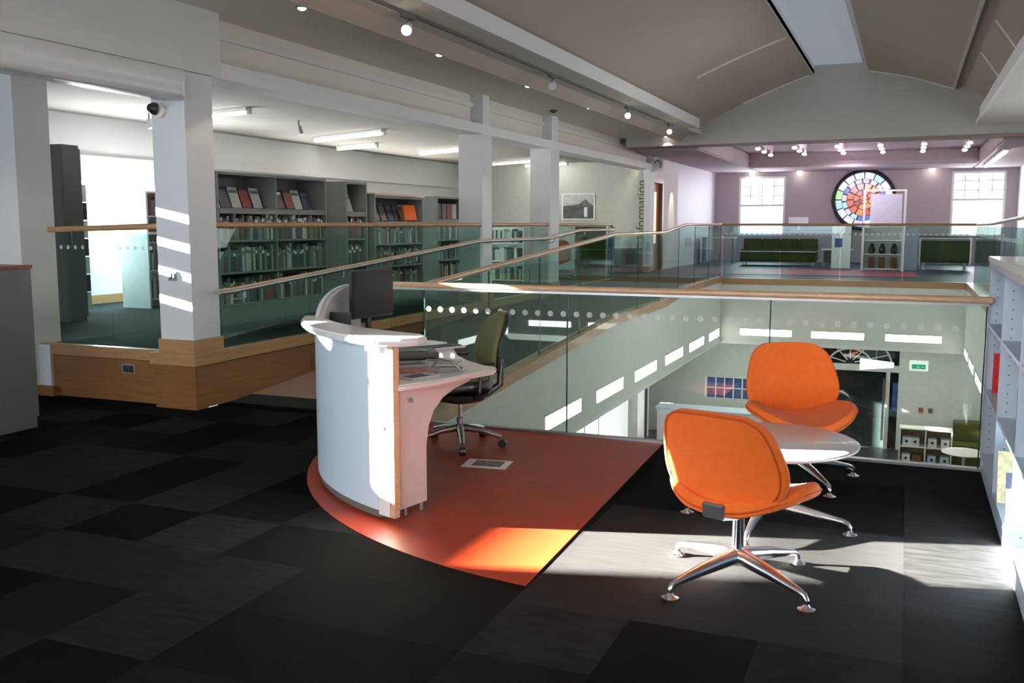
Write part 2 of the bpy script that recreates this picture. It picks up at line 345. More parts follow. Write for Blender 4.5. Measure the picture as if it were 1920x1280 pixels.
# gable
gp = [(-5.46, 3.12), (2.7, 3.17), (2.7, 3.40), (1.80, 3.40), (1.20, 3.80), (0.66, 4.12)] + [(x, z) for x, z in reversed(PR[1:])] + [(-5.46, 3.33)]
gp = [(-5.46, 3.12), (2.7, 3.17), (2.7, 4.7), (-5.46, 4.7)]
struct('wall_gable', MB().extr([(x, 19.5, z) for x, z in gp], (0, 0.12, 0)), mat('gable_paint', (0.52, 0.50, 0.475), 0.85, noise=0.02, nscale=1.5))
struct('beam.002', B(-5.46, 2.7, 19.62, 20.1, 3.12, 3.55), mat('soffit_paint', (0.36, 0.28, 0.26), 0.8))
# far hall
fh = mat('far_hall_ceiling', (0.42, 0.34, 0.37), 0.8)
struct('ceiling.003', MB().box(-5.46, XRW, 20.1, YF, 3.45, 3.52), fh)
cf = struct('ceiling.004', MB().box(-5.46, -4.1, 20.1, YF, 3.07, 3.45).box(1.55, XRW, 20.1, YF, 3.07, 3.45).box(-4.1, 1.55, 27.0, YF, 3.07, 3.45), fh, bevel=0.03)
struct('trim_20', B(-4.1, 1.55, 26.94, 27.0, 3.10, 3.2), fh)
struct('wall_far', MB().box(XP - 0.3, -4.75, YF, YF + 0.2, ZP, 3.1).box(-4.75, -3.40, YF, YF + 0.2, ZP, 1.2).box(-4.75, -3.40, YF, YF + 0.2, 2.95, 3.1)
       .box(-3.40, 1.05, YF, YF + 0.2, ZP, 3.1).box(1.05, 2.40, YF, YF + 0.2, ZP, 1.2).box(1.05, 2.40, YF, YF + 0.2, 3.0, 3.1).box(2.40, 3.0, YF, YF + 0.2, ZP, 3.1), lilac)
outg = mat('bright_daylight_glass', (0.9, 0.95, 1.0), emit=1.5, ecol=(0.92, 0.97, 1.0))
def window(name, x0, x1, z0, z1, y, cols, rows, sash):
    f = struct(name, MB().box(x0, x0 + 0.06, y, y + 0.1, z0, z1).box(x1 - 0.06, x1, y, y + 0.1, z0, z1).box(x0 + 0.06, x1 - 0.06, y, y + 0.1, z0, z0 + 0.06).box(x0 + 0.06, x1 - 0.06, y, y + 0.1, z1 - 0.06, z1), beamw)
    o = B(x0 + 0.06, x1 - 0.06, y + 0.06, y + 0.07, z0 + 0.06, z1 - 0.06).build('pane', outg, f)
    o = B(x0 + 0.06, x1 - 0.06, y + 0.01, y + 0.058, sash - 0.03, sash + 0.03).build('sash_rail', beamw, f)
    b = MB()
    for i in range(1, cols): xx = x0 + (x1 - x0) * i / cols; b.box(xx - 0.012, xx + 0.012, y + 0.03, y + 0.055, sash, z1)
    for i in range(1, rows): zz = sash + (z1 - sash) * i / rows; b.box(x0 + 0.06, x1 - 0.06, y + 0.03, y + 0.055, zz - 0.012, zz + 0.012)
    o = b.build('glazing_bar', beamw, f); return f
window('window_1', -4.75, -3.40, 1.2, 2.95, YF, 4, 3, 2.10)
window('window_2', 1.05, 2.40, 1.2, 3.0, YF, 4, 3, 2.22)
struct('wall_far_left', B(XP - 0.2, XP, 24.4, YF, ZP, 3.1), mat('far_left_wall', (0.66, 0.62, 0.68), 0.5, noise=0.02))
struct('wall_far_left.001', B(XP - 0.2, XP, 22.85, 24.4, ZP, 3.1), wallw)
struct('wall_far_left.002', B(XP - 0.2, XP, 21.9, 22.85, 2.6, 3.3), wallw)
struct('wall_right', MB().box(XRW, XRW + 0.1, YB, YF, -0.3, 3.5), wallw)
struct('wall_back', MB().box(XW, -7.6, YB - 0.1, YB, 0, 3.4).box(-7.6, -2.4, YB - 0.1, YB, 0, 1.0).box(-7.6, -2.4, YB - 0.1, YB, 2.7, 3.4).box(-2.4, XRW, YB - 0.1, YB, 0, 4.8), wallw)
wb = struct('window_3', MB().box(-7.6, -2.4, YB - 0.08, YB - 0.02, 1.0, 1.06).box(-7.6, -2.4, YB - 0.08, YB - 0.02, 2.64, 2.7), beamw)
for i in range(5): o = B(-7.6 + 1.28 * i, -7.52 + 1.28 * i, YB - 0.08, YB - 0.02, 1.06, 2.64).build('mullion', beamw, wb)
o = B(-7.6, -2.4, YB - 0.055, YB - 0.045, 1.06, 2.64).build('pane', glassN, wb)
# transverse wall with the lettering
struct('wall_information', B(XW, XP - 0.28, 22.0, 22.15, ZP, 3.05), mat('information_wall_paint', (0.50, 0.52, 0.47), 0.8))
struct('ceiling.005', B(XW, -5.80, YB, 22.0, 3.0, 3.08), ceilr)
# left outer wall with windows; first three are unseen openings shaped for the sun patches: (y0,y1,z0,z1)
holes = [(1.37, 2.10, 1.72, 2.64), (2.45, 2.85, 2.34, 2.40), (4.35, 5.15, 1.80, 2.66), (8.9, 11.4, 1.15, 2.15), (13.5, 19.8, 1.20, 1.85)]
wl = MB(); yy = YB
for a, b, z0, z1 in holes:
    wl.box(XW - 0.12, XW, yy, a, 0.0, 3.06).box(XW - 0.12, XW, a, b, 0.0, z0).box(XW - 0.12, XW, a, b, z1, 3.06); yy = b
wl.box(XW - 0.12, XW, yy, 22, 0, 3.06)
struct('wall_left', wl, wallw)
for i, (a, b, z0, z1) in enumerate(holes):
    f = struct('window_%d' % (i + 4), MB().box(XW - 0.10, XW - 0.04, a, a + 0.02, z0, z1).box(XW - 0.10, XW - 0.04, b - 0.02, b, z0, z1).box(XW - 0.10, XW - 0.04, a, b, z0, z0 + 0.02).box(XW - 0.10, XW - 0.04, a, b, z1 - 0.02, z1), beamw)
    if i == 2:
        for q in range(21):
            zz = z0 + 0.02 + q * 0.04; o = B(XW - 0.085, XW - 0.055, a + 0.025, b - 0.025, zz, zz + (0.014 if q % 6 == 0 else 0.036)).build('sun_dimming_slat', cream, f)  # unseen slats added to weaken the sun patch on the column
    if i in (0,):
        for q in (0.30, 0.62):
            zz = z0 + (z1 - z0) * q; o = B(XW - 0.09, XW - 0.06, a + 0.02, b - 0.02, zz - 0.022, zz + 0.022).build('glazing_bar', beamw, f)
    if i >= 3:
        n = max(2, round((b - a) / 0.8))
        for q in range(1, n): yq = a + (b - a) * q / n; o = B(XW - 0.09, XW - 0.05, yq - 0.02, yq + 0.02, z0 + 0.02, z1 - 0.02).build('glazing_bar', beamw, f)
        o = B(XW - 0.075, XW - 0.07, a + 0.02, b - 0.02, z0 + 0.02, z1 - 0.02).build('pane', outg, f)
struct('baseboard_platform', B(XW, XW + 0.02, 6.5, 22, ZP, ZP + 0.12), woodn)
struct('trim_21', B(XW, XW + 0.06, 6.5, 22, 2.42, 2.47), wallw)
# lower storey
lw = mat('lower_wall_paint', (0.52, 0.535, 0.50), 0.8)
struct('wall_lower_far', MB().box(-6.6, -4.20, 22.0, 22.1, ZL, -0.8).box(-4.20, -3.10, 22.0, 22.1, -1.95, -0.8).box(-4.20, -3.10, 22.0, 22.1, ZL, -2.42)
       .box(-3.10, -1.85, 22.0, 22.1, ZL, -0.8).box(0.02, XRW, 22.0, 22.1, ZL, -0.8), lw)
struct('wall_lower_right', B(2.3, 2.4, 3, 22, ZL, -0.8), lw)
struct('wall_lower_near', B(-6.6, 2.4, 2.9, 3.0, ZL, -0.3), lw)
struct('ceiling_lower', MB().box(-6.6, XL - 0.12, 3, 22, -0.84, -0.80).box(XR + 0.12, 2.4, 3, 22, -0.84, -0.80).box(XL - 0.12, XR + 0.12, Y1 + 0.12, 22, -0.84, -0.80).box(XL - 0.12, XR + 0.12, 3, Y0 - 0.02, -0.84, -0.80), lw)
struct('wall_lower_left', MB().box(-5.9, -5.8, 20.6, 22.0, ZL, -0.8).box(-5.9, -5.8, 3, 12, ZL, -0.8).box(-5.9, -5.8, 12, 20.6, -1.2, -0.8), lw)
for i, (a, b) in enumerate(((19.55, 20.35), (20.9, 21.35))): struct('column_lower', B(-5.75, -5.35, a, b, ZL, -0.8), beamw)
wn = struct('window_9', MB().box(-5.80, -5.72, 12, 20.6, -1.25, -1.2).box(-5.80, -5.72, 12, 20.6, ZL, ZL + 0.08), beamw)
for i in range(9):
    ya = 12 + i * 0.95
    o = B(-5.79, -5.77, ya + 0.05, ya + 0.93, ZL + 0.09, -1.26).build('pane', outg, wn)
    o = B(-5.80, -5.72, ya - 0.02, ya + 0.04, ZL + 0.09, -1.26).build('mullion', beamw, wn)
# low blue window in lower wall
wn = struct('window_10', MB().box(-4.20, -4.15, 22.0, 22.06, -2.42, -1.95).box(-3.15, -3.10, 22.0, 22.06, -2.42, -1.95), beamw)
o = B(-4.15, -3.15, 22.05, 22.06, -2.42, -1.95).build('pane', bluegl, wn)
for i in range(1, 5): o = B(-4.15 + 0.2 * i - 0.012, -4.15 + 0.2 * i + 0.012, 22.01, 22.045, -2.42, -1.95).build('glazing_bar', beamw, wn)
o = B(-4.15, -3.15, 22.01, 22.045, -2.20, -2.18).build('glazing_bar', beamw, wn)
# entrance: dark glazed doors under an arched fanlight
dr = struct('door_1', B(-1.80, 0.0, 22.12, 22.16, ZL, -0.82), darkv)
fr = MB().box(-1.85, -1.78, 22.0, 22.1, ZL, -0.82).box(-0.30, -0.22, 21.98, 22.1, ZL, -1.50).box(-0.05, 0.02, 22.0, 22.1, ZL, -0.82).box(-1.78, -0.05, 22.0, 22.1, -1.62, -1.48)
o = fr.build('door_frame', lw, dr)
cxa = -1.05
for r_ in (0.85, 0.45):
    o = MB().tube([(cxa + r_ * math.cos(t * PI / 16), 22.06, -1.50 + r_ * 0.78 * math.sin(t * PI / 16)) for t in range(17)], 0.022, 6).build('fanlight_arch', lw, dr)
for t in (2, 5, 8, 11, 14):
    a = t * PI / 16; o = MB().tube([(cxa + 0.1 * math.cos(a), 22.06, -1.48 + 0.1 * math.sin(a)), (cxa + 0.85 * math.cos(a), 22.06, -1.50 + 0.66 * math.sin(a))], 0.014, 6).build('fanlight_bar', lw, dr)
o = B(-0.36, -0.31, 21.9, 21.95, ZL + 0.2, -1.75).build('pull_handle', chrome, dr)
o = B(-0.16, 0.0, 22.02, 22.06, -2.45, -1.85).build('side_pane', bluegl, dr)

# ------------------------------------------------------------------ light fittings
posw = ['nearest the reception desk', 'second from the reception desk', 'third from the reception desk', 'fourth from the reception desk', 'second from the far end', 'at the far end']
for i, (a, b) in enumerate(((9.29, 10.47), (11.09, 12.26), (12.88, 14.10), (14.70, 15.95), (16.50, 17.75), (18.3, 19.3))):
    t = thing('slot_light', 'glowing slot light in the left void wall, ' + posw[i], 'light', (XL, (a + b) / 2, -0.57), 'slot lights around the void')
    zc = -0.53 - 0.008 * (a - 9.3)
    B(XL - 0.005, XL + 0.004, a, b, zc - 0.075, zc + 0.075).build('diffuser', slotM, t)
    MB().box(XL + 0.001, XL + 0.012, a - 0.02, b + 0.02, zc + 0.078, zc + 0.10).box(XL + 0.001, XL + 0.012, a - 0.02, b + 0.02, zc - 0.095, zc - 0.078).build('frame', fasc, t)
for i, (a, b) in enumerate(((-3.03, -2.04), (-1.66, -0.70), (-0.31, 0.66))):
    t = thing('slot_light', 'glowing slot light in the far void wall, ' + ('at the left', 'in the middle', 'at the right')[i], 'light', (a, Y1, -0.59), 'slot lights around the void')
    B(a, b, Y1 - 0.004, Y1 + 0.005, -0.655, -0.53).build('diffuser', slotM, t)
    MB().box(a - 0.02, b + 0.02, Y1 - 0.011, Y1 - 0.001, -0.527, -0.51).box(a - 0.02, b + 0.02, Y1 - 0.011, Y1 - 0.001, -0.68, -0.66).build('frame', fasc, t)
for i, (a, b) in enumerate(((18.3, 19.2), (16.7, 17.8), (14.9, 16.1), (13.1, 14.3), (11.3, 12.5), (9.5, 10.7))):
    t = thing('slot_light', 'glowing slot light in the right void wall, ' + ['farthest one', 'second from the far end', 'third from the far end', 'fourth from the far end', 'fifth from the far end', 'nearest one'][i], 'light', (XR, a, -0.7), 'slot lights around the void')
    B(XR - 0.004, XR + 0.005, a, b, -0.82 + 0.02 * 0, -0.68).build('diffuser', slotM, t)
    MB().box(XR - 0.012, XR - 0.001, a - 0.02, b + 0.02, -0.678, -0.66).build('frame', fasc, t)
dls = [(-4.67, 6.86), (-4.61, 9.24), (-4.59, 11.72), (-4.57, 14.23), (-4.53, 16.67), (-4.60, 19.4)]
dlw = ['nearest one, above the white bulkhead end', 'second one back', 'third one back', 'fourth one back', 'fifth one back', 'farthest one, near the gable']
for i, (x, y) in enumerate(dls):
    t = thing('downlight', 'small recessed downlight on the grey ceiling, ' + dlw[i], 'light', (x, y, 3.31), 'recessed downlights in the grey ceiling')
    MB().lathe([(0.030, 0), (0.055, 0), (0.055, -0.008), (0.048, -0.012), (0.030, -0.004)], (x, y, 3.309), 20).build('ring', steel, t, smooth=True)
    MB().lathe([(0.0, -0.022), (0.02, -0.02), (0.034, -0.010), (0.034, -0.004)], (x, y, 3.306), 16).build('bulb', bulbM, t, smooth=True)
    l = bpy.data.lights.new('downlight_beam', 'SPOT'); l.energy = 25; l.spot_size = 1.6; l.color = (1, 0.82, 0.6); l.shadow_soft_size = 0.04
    o = bpy.data.objects.new('downlight_beam', l); C.objects.link(o); o.location = (x, y, 3.28)
# long track with spot heads
t = thing('lighting_track', 'long thin dark lighting track on the ceiling beside the white cove edge', 'light', (-3.96, 12, 3.30))
B(-3.975, -3.945, 4.0, 17.2, 3.285, 3.308).build('rail', greyd, t)
for y, lit in ((7.35, 1), (10.9, 0), (14.2, 1), (16.9, 1)):
    h = MB().box(-3.985, -3.935, y - 0.09, y + 0.09, 3.255, 3.284).tube([(-3.96, y, 3.26), (-3.96, y, 3.19)], 0.008, 6)
    h = h.build('spot_bracket', greyd, t)
    MB().tube([(-3.96, y + 0.02, 3.20), (-3.94, y - 0.06, 3.15)], [0.03, 0.045], 12).build('spot_head', beamw, h)
    if lit: MB().disc((-3.938, y - 0.068, 3.145), (0.25, -0.9, -0.45), 0.040, 0.004).build('bulb', bulbM, h)
t = thing('smoke_detector', 'small dark round detector on the grey ceiling between the downlights', 'detector', (-5.19, 14.35, 3.31))
MB().lathe([(0.06, 0), (0.06, -0.02), (0.045, -0.035)], (-5.19, 14.35, 3.309), 18).build('body', greyd, t, smooth=True)
MB().lathe([(0.03, 0), (0.02, -0.012)], (-5.19, 14.35, 3.274), 14).build('sensor', blackp, t)
# ceiling tubes over the bookcases
tubes = [(-9.0, -7.70, 10.45, 10.1, 'nearest, beside the first column'), (-9.29, -7.55, 13.95, 13.2, 'above the double grey bookcase'), (-9.09, -7.6, 17.35, 16.6, 'left of the second column'), (-9.07, -7.3, 20.95, 20.0, 'between the second and third columns'), (-8.6, -7.4, 21.8, 21.4, 'above the framed photograph'), (-9.9, -8.9, 15.6, 15.3, 'small one near the window wall')]
for a, b, ya, yb, w_ in tubes:
    t = thing('strip_light', 'lit white fluorescent strip light on the reading room ceiling, ' + w_, 'light', ((a + b) / 2, ya, 3.0), 'strip lights over the bookcases')
    d = Vector((b - a, yb - ya, 0)); n_ = d.normalized(); s_ = Vector((-n_.y, n_.x, 0)) * 0.05
    A_ = Vector((a, ya, 2.955)); E_ = A_ + d
    MB().extr([A_ - s_, E_ - s_, E_ + s_, A_ + s_], (0, 0, 0.043)).build('housing', beamw, t)
    MB().tube([A_ + Vector((0, 0, -0.02)), E_ + Vector((0, 0, -0.02))], 0.02, 10).build('tube', tubeM, t)
    for q in (A_, E_): MB().box(q.x - 0.02, q.x + 0.02, q.y - 0.03, q.y + 0.03, 2.91, 2.957).build('end_cap', beamw, t)
for x, y, w_ in ((-8.0, 11.6, 'left of the middle strip light'), (-7.4, 16.0, 'just left of the second column'), (-7.0, 18.4, 'between the second and third columns'), (-9.3, 10.1, 'beside the first column')):
    t = thing('ceiling_spotlight', 'small grey spotlight hanging from the reading room ceiling, ' + w_, 'light', (x, y, 3.0), 'small grey ceiling spotlights')
    MB().tube([(x, y, 2.999), (x, y, 2.90)], 0.01, 8).build('stem', greyd, t)
    MB().tube([(x, y, 2.92), (x + 0.03, y, 2.80)], [0.03, 0.04], 12).build('head', steel, t)
# far hall spots
cn = 0
for i, x in enumerate((-3.15, -2.37, -1.49, -0.63, 0.22, 1.08)):
    t = thing('spot_track', 'short ceiling spot track with three lit spots in the far hall, ' + ['first from the left', 'second from the left', 'third from the left', 'third from the right', 'second from the right', 'first from the right'][i], 'light', (x, 23, 3.3), 'spot tracks in the far hall')
    B(x - 0.02, x + 0.02, 21.6, 24.4, 3.30, 3.45).build('track', fh, t)
    for y in (22.0, 23.0, 24.1):
        h = MB().tube([(x, y, 3.30), (x, y - 0.05, 3.20)], [0.03, 0.05], 10).build('spot_head', beamw, t)
        MB().disc((x, y - 0.052, 3.195), (0, -0.45, -0.9), 0.055, 0.005, 12).build('bulb', bulbM, h)
for x, w_ in ((-3.0, 'left of the stained glass'), (0.53, 'right of the stained glass'), (-4.35, 'above the left window')):
    t = thing('wall_spotlight', 'small bright spotlight at the top of the far wall, ' + w_, 'light', (x, YF - 0.2, 3.05), 'spotlights on the far wall')
    MB().tube([(x, YF - 0.01, 3.05), (x, YF - 0.15, 3.04)], 0.02, 8).build('arm', steel, t)
    MB().lathe([(0, -0.07), (0.05, -0.05), (0.075, 0), (0.05, 0.05), (0, 0.07)], (x, YF - 0.2, 3.03), 14).build('bulb', bulbM, t, smooth=True)
t = thing('strip_light', 'long slanting strip light on the far hall ceiling above the right window', 'light', (1.75, 25, 3.0))
MB().box(1.70, 1.80, 21.9, 27.8, 3.02, 3.066).build('housing', beamw, t)
for a, b in ((22.0, 24.8), (25.0, 27.6)): MB().tube([(1.75, a, 3.0), (1.75, b, 3.0)], 0.025, 8).build('tube', tubeM, t)
# right cove track
t = thing('lighting_track', 'short white track fitting with brackets high in the right ceiling corner', 'light', (1.2, 13, 3.6))
MB().tube([(1.10, 12.6, 3.62), (1.10, 17.0, 3.62)], 0.03, 8).build('rail', beamw, t)
for y in (13.2, 15.6): MB().tube([(1.10, y, 3.62), (0.85, y, 3.98)], 0.014, 6).build('bracket', beamw, t)
def pt(x, y, z, e, col=(1, 0.9, 0.78), r=0.3):
    l = bpy.data.lights.new('lamp_glow', 'POINT'); l.energy = e; l.color = col; l.shadow_soft_size = r
    o = bpy.data.objects.new('lamp_glow', l); C.objects.link(o); o.location = (x, y, z)
pt(-1.5, 23, 3.0, 85, (1, 0.85, 0.92)); pt(-1.5, 27, 2.8, 40, (0.95, 0.85, 1))
l = bpy.data.lights.new('wall_washer', 'SPOT'); l.energy = 60; l.spot_size = 0.5; l.color = (1, 0.86, 0.62)
o = bpy.data.objects.new('wall_washer', l); C.objects.link(o); o.location = (-5.05, 23.7, 3.0); o.rotation_euler = Vector((-0.32, 0, -1)).to_track_quat('-Z', 'Y').to_euler()

# ------------------------------------------------------------------ balustrades
def dots(pts, nrm, r, parent):
    m_ = MB()
    for p_ in pts: m_.disc(p_, nrm, r, 0.001, 12)
    return m_.build('frosted_dot', dotm, parent, kind='stuff')
t = thing('glass_balustrade', 'near glass balustrade with pale wooden rail and white dots, behind the office chair', 'balustrade', (-1.5, 6.6, 0))
MB().tube([(-3.78, 6.60, 1.082), (0.50, 6.60, 1.082)], 0.024, 12, flat=0.95).build('handrail', woodl, t, smooth=True)
B(-3.76, 0.48, 6.592, 6.608, 1.045, 1.062).build('rail_channel', steel, t)
for i, (a, b) in enumerate(((-3.74, -3.44), (-3.43, -2.274), (-2.266, -0.834), (-0.826, 0.47))):
    p_ = B(a, b, 6.594, 6.606, 0.012, 1.05).build('glass_panel', glassN, t)
    B(b - 0.001, b + 0.007, 6.5935, 6.6065, 0.012, 1.045).build('panel_edge', gedge, p_)
    if i: dots([(-3.40 + 0.1 * k, 6.592, 0.90) for k in range(40) if a + 0.02 < -3.40 + 0.1 * k < b - 0.02], (0, -1, 0), 0.022, p_)
def rampbal(name, label, x, f_base, rail_h, ya, yb, panels, gl, end=None, side=1):
    t = thing(name, label, 'balustrade', (x, ya, f_base(ya)))
    pts = [(x, y, z + rail_h) for y, z in rampline(f_base, ya, yb, 0.5)]
    if end: pts += end
    MB().tube(pts, 0.024, 10).build('handrail', woodl if side else woodn, t, smooth=True)
    for a, b in panels:
        q = rampline(f_base, a + 0.006, b - 0.006, 0.6)
        g_ = MB().box(x - 0.007, x + 0.007, b - 0.006, b + 0.006, f_base(b) + 0.01, f_base(b) + rail_h - 0.03).build('panel_edge', gedge, t)
        MB().extr([(x - 0.006, y, z + 0.01) for y, z in q] + [(x - 0.006, y, z + rail_h - 0.03) for y, z in reversed(q)], (0.012, 0, 0)).build('glass_panel', gl, t)
    return t
def rb(y):
    return deck(y)
pn = [(6.62 + 1.29 * i, 6.62 + 1.29 * (i + 1)) for i in range(10)]; pn[-1] = (pn[-1][0], 19.48)
tR = rampbal('glass_balustrade', 'sloping glass balustrade along the void side of the ramp with green tinted panels', XL - 0.04, rb, 1.08, 6.62, 19.5, pn, glassR)
t = thing('glass_balustrade', 'far glass balustrade across the end of the void below the stained glass', 'balustrade', (-1.2, 19.55, ZP))
MB().tube([(XL - 0.04, 19.54, 1.54), (XR + 0.10, 19.54, 1.54)], 0.024, 10).build('handrail', woodn, t, smooth=True)
for i in range(4):
    a = XL + 1.12 * i; p_ = B(a + 0.01, a + 1.11, 19.53, 19.545, ZP + 0.01, 1.51).build('glass_panel', glassR, t)
    dots([(a + 0.06 + 0.1 * k, 19.528, 1.36) for k in range(11)], (0, -1, 0), 0.025, p_)
t = thing('glass_balustrade', 'glass balustrade on the right side of the void behind the pale shelf unit', 'balustrade', (XR + 0.1, 14, ZP))
MB().tube([(XR + 0.10, 19.5, 1.54), (XR + 0.10, 16.0, 1.55), (XR + 0.10, 10.0, 1.655), (XR + 0.10, 7.4, 1.66)], 0.024, 10).build('handrail', woodl, t, smooth=True)
for i in range(9):
    a = 19.5 - 1.3 * (i + 1); p_ = B(XR + 0.094, XR + 0.106, a + 0.01, a + 1.29, ZP + 0.02, 1.51).build('glass_panel', glassR, t)
    dots([(XR + 0.092, a + 0.06 + 0.12 * k, 1.36) for k in range(10)], (-1, 0, 0), 0.03, p_)
# platform edge balustrades (interrupted by columns)
t = thing('glass_balustrade', 'glass balustrade with wooden rail between the first and second columns, in front of the bookcases', 'balustrade', (XP - 0.04, 9, ZP))
MB().tube([(XP - 0.04, 6.70, 1.54), (XP - 0.04, 12.24, 1.54)], 0.026, 10).build('handrail', woodn, t, smooth=True)
for i in range(4): B(XP - 0.046, XP - 0.034, 6.71 + 1.38 * i, 8.08 + 1.38 * i, ZP + 0.012, 1.51).build('glass_panel', glassR, t)
t = thing('glass_balustrade', 'short glass balustrade with wooden rail between the second and third columns', 'balustrade', (XP - 0.04, 13.5, ZP))
MB().tube([(XP - 0.04, 12.6, 1.54), (XP - 0.04, 14.98, 1.54)], 0.026, 10).build('handrail', woodn, t, smooth=True)
for i in range(2): B(XP - 0.046, XP - 0.034, 12.61 + 1.18 * i, 13.78 + 1.18 * i, ZP + 0.012, 1.51).build('glass_panel', glassR, t)
t = thing('glass_balustrade', 'glass balustrade with wooden rail ending beyond the third column, below the framed photograph', 'balustrade', (XP - 0.04, 17, ZP))
MB().tube([(XP - 0.04, 15.44, 1.54), (XP - 0.04, 18.6, 1.54), (XP - 0.04, 18.68, 1.50), (XP - 0.04, 18.7, 1.40)], 0.026, 10).build('handrail', woodn, t, smooth=True)
for i in range(2): B(XP - 0.046, XP - 0.034, 15.45 + 1.58 * i, 17.02 + 1.58 * i, ZP + 0.012, 1.51).build('glass_panel', glassR, t)
t = thing('glass_balustrade', 'short glass balustrade with wooden rail and grey dots left of the first column', 'balustrade', (-6.5, 6.47, ZP))
MB().tube([(-7.16, 6.47, 1.50), (-5.81, 6.47, 1.535)], 0.026, 10).build('handrail', woodn, t, smooth=True)
for i, (a, b) in enumerate(((-7.06, -6.47), (-6.46, -5.82))):
    p_ = B(a, b, 6.465, 6.477, ZP + 0.014, 1.485).build('glass_panel', glassR, t)
    dots([(a + 0.04 + 0.085 * k, 6.463, 1.345) for k in range(7)], (0, -1, 0), 0.018, p_)
# inner ramp handrail on brackets
def inner(y): return deck(y)
t = thing('wall_handrail', 'sloping wooden handrail on the left side of the ramp in front of the bookcases', 'handrail', (-5.36, 6.6, 0.99))
MB().tube([(-5.36, y, z + 0.975) for y, z in rampline(inner, 6.55, 18.4, 0.6)] + [(-5.38, 18.5, 1.45), (-5.42, 18.55, 1.47)], 0.022, 10).build('handrail', steel, t, smooth=True)
MB().tube([(-5.36, y, z + 0.992) for y, z in rampline(inner, 6.56, 18.39, 0.6)], 0.016, 8).build('rail_cap', woodl, t, smooth=True)
for y in (6.9, 8.5, 10.1, 11.7, 13.3, 14.9, 16.5, 18.1):
    MB().tube([(-5.36, y, deck(y) + 0.96), (-5.36, y, deck(y) + 0.90), (-5.44, y, deck(y) + 0.88), (-5.495, y, deck(y) + 0.88)], 0.008, 8).build('bracket', steel, t)

# ------------------------------------------------------------------ orange lounge chair
def surf(fn, nx=15, ny=13):
    vs = []; fs = []
    for j in range(ny):
        for i in range(nx):
            a = -1 + 2 * i / (nx - 1); b = -1 + 2 * j / (ny - 1); vs.append(fn(a, b))
    for j in range(ny - 1):
        for i in range(nx - 1): fs.append((j * nx + i, j * nx + i + 1, (j + 1) * nx + i + 1, (j + 1) * nx + i))
    return MB().add(vs, fs)
def squ(a, b, k=0.62): return a * math.sqrt(1 - k * b * b / 1.0 * 0.5 * 1.6), b * math.sqrt(1 - k * a * a * 0.5 * 1.6)
def pad(mb, name, m, parent, th, sub=2):
    o = mb.build(name, m, parent); md = o.modifiers.new('solid', 'SOLIDIFY'); md.thickness = th; md.offset = 0; md.use_even_offset = True
    s_ = o.modifiers.new('sub', 'SUBSURF'); s_.levels = s_.render_levels = sub; o.data.polygons.foreach_set('use_smooth', [True] * len(o.data.polygons)); return o
def tab(T, t):
    for (a, za), (b, zb) in zip(T, T[1:]):
        if t <= b: return za + (zb - za) * (t - a) / (b - a)
    return T[-1][1]
BW = [(0, 0.085), (0.03, 0.135), (0.08, 0.185), (0.15, 0.232), (0.25, 0.270), (0.36, 0.288), (0.5, 0.288), (0.7, 0.270), (0.85, 0.250), (0.93, 0.228), (0.975, 0.195), (1.0, 0.15)]
SW = [(0, 0.13), (0.04, 0.18), (0.12, 0.235), (0.25, 0.290), (0.42, 0.325), (0.58, 0.330), (0.72, 0.305), (0.84, 0.25), (0.92, 0.19), (0.97, 0.13), (1.0, 0.07)]
def ease(b): return 0.5 + 0.5 * math.sin(b * PI / 2)      # rows cluster at both ends
def backpt(a, b, off=0.0):                    # b=-1 bottom, +1 top
    t = ease(b); X_ = a * tab(BW, t)
    zz = 0.335 + 0.455 * t + 0.10 * X_ * X_ / 0.08 * max(0, 0.3 - t) - 0.012 * max(0, t - 0.7) / 0.3 * (X_ / 0.2) ** 2
    Y_ = -0.165 - 0.125 * t + 0.02 * math.sin(PI * t) + 0.95 * X_ * X_ * (1 - 0.25 * t) + off
    return (X_, Y_, zz)
def seatpt(a, b, off=0.0):                    # b=-1 rear, +1 front
    t = ease(b); X_ = a * tab(SW, t); Y_ = -0.225 + 0.52 * t
    zz = 0.345 + 1.10 * X_ * X_ * (1 - 0.2 * t) + 0.03 * (1 - t) ** 3 + 0.02 * t - 0.07 * max(0, t - 0.78) + off
    return (X_, Y_, zz)
def starbase(root, rl, z_hub, r_foot, rot, col=chrome, topz=0.31, n=4):
    MB().lathe([(0.026, 0.10), (0.026, topz - 0.02), (0.034, topz - 0.01), (0.034, topz)], (0, 0, 0), 20).build('pedestal', col, root, smooth=True)
    MB().lathe([(0.02, z_hub - 0.045), (0.036, z_hub - 0.03), (0.038, z_hub), (0.028, z_hub + 0.03)], (0, 0, 0), 20).build('hub', col, root, smooth=True)
    for k in range(n):
        a = rot + 2 * PI * k / n; c, s_ = math.cos(a), math.sin(a)
        path = [(0.0, z_hub - 0.004), (0.06, z_hub - 0.006), (0.20, z_hub - 0.026), (r_foot - 0.04, z_hub - 0.052), (r_foot - 0.012, z_hub - 0.060), (r_foot, z_hub - 0.080), (r_foot, 0.028), (r_foot, 0.014)]
        rr = [0.038, 0.036, 0.027, 0.016, 0.014, 0.0125, 0.011, 0.010]
        leg = MB().tube([(c * r, s_ * r, z) for r, z in path], rr, 12).build('leg', col, root, smooth=True)
        MB().lathe([(0.036, 0.003), (0.036, 0.006), (0.018, 0.014), (0.011, 0.026)], (c * r_foot, s_ * r_foot, 0), 18).build('glide', col, leg, smooth=True)
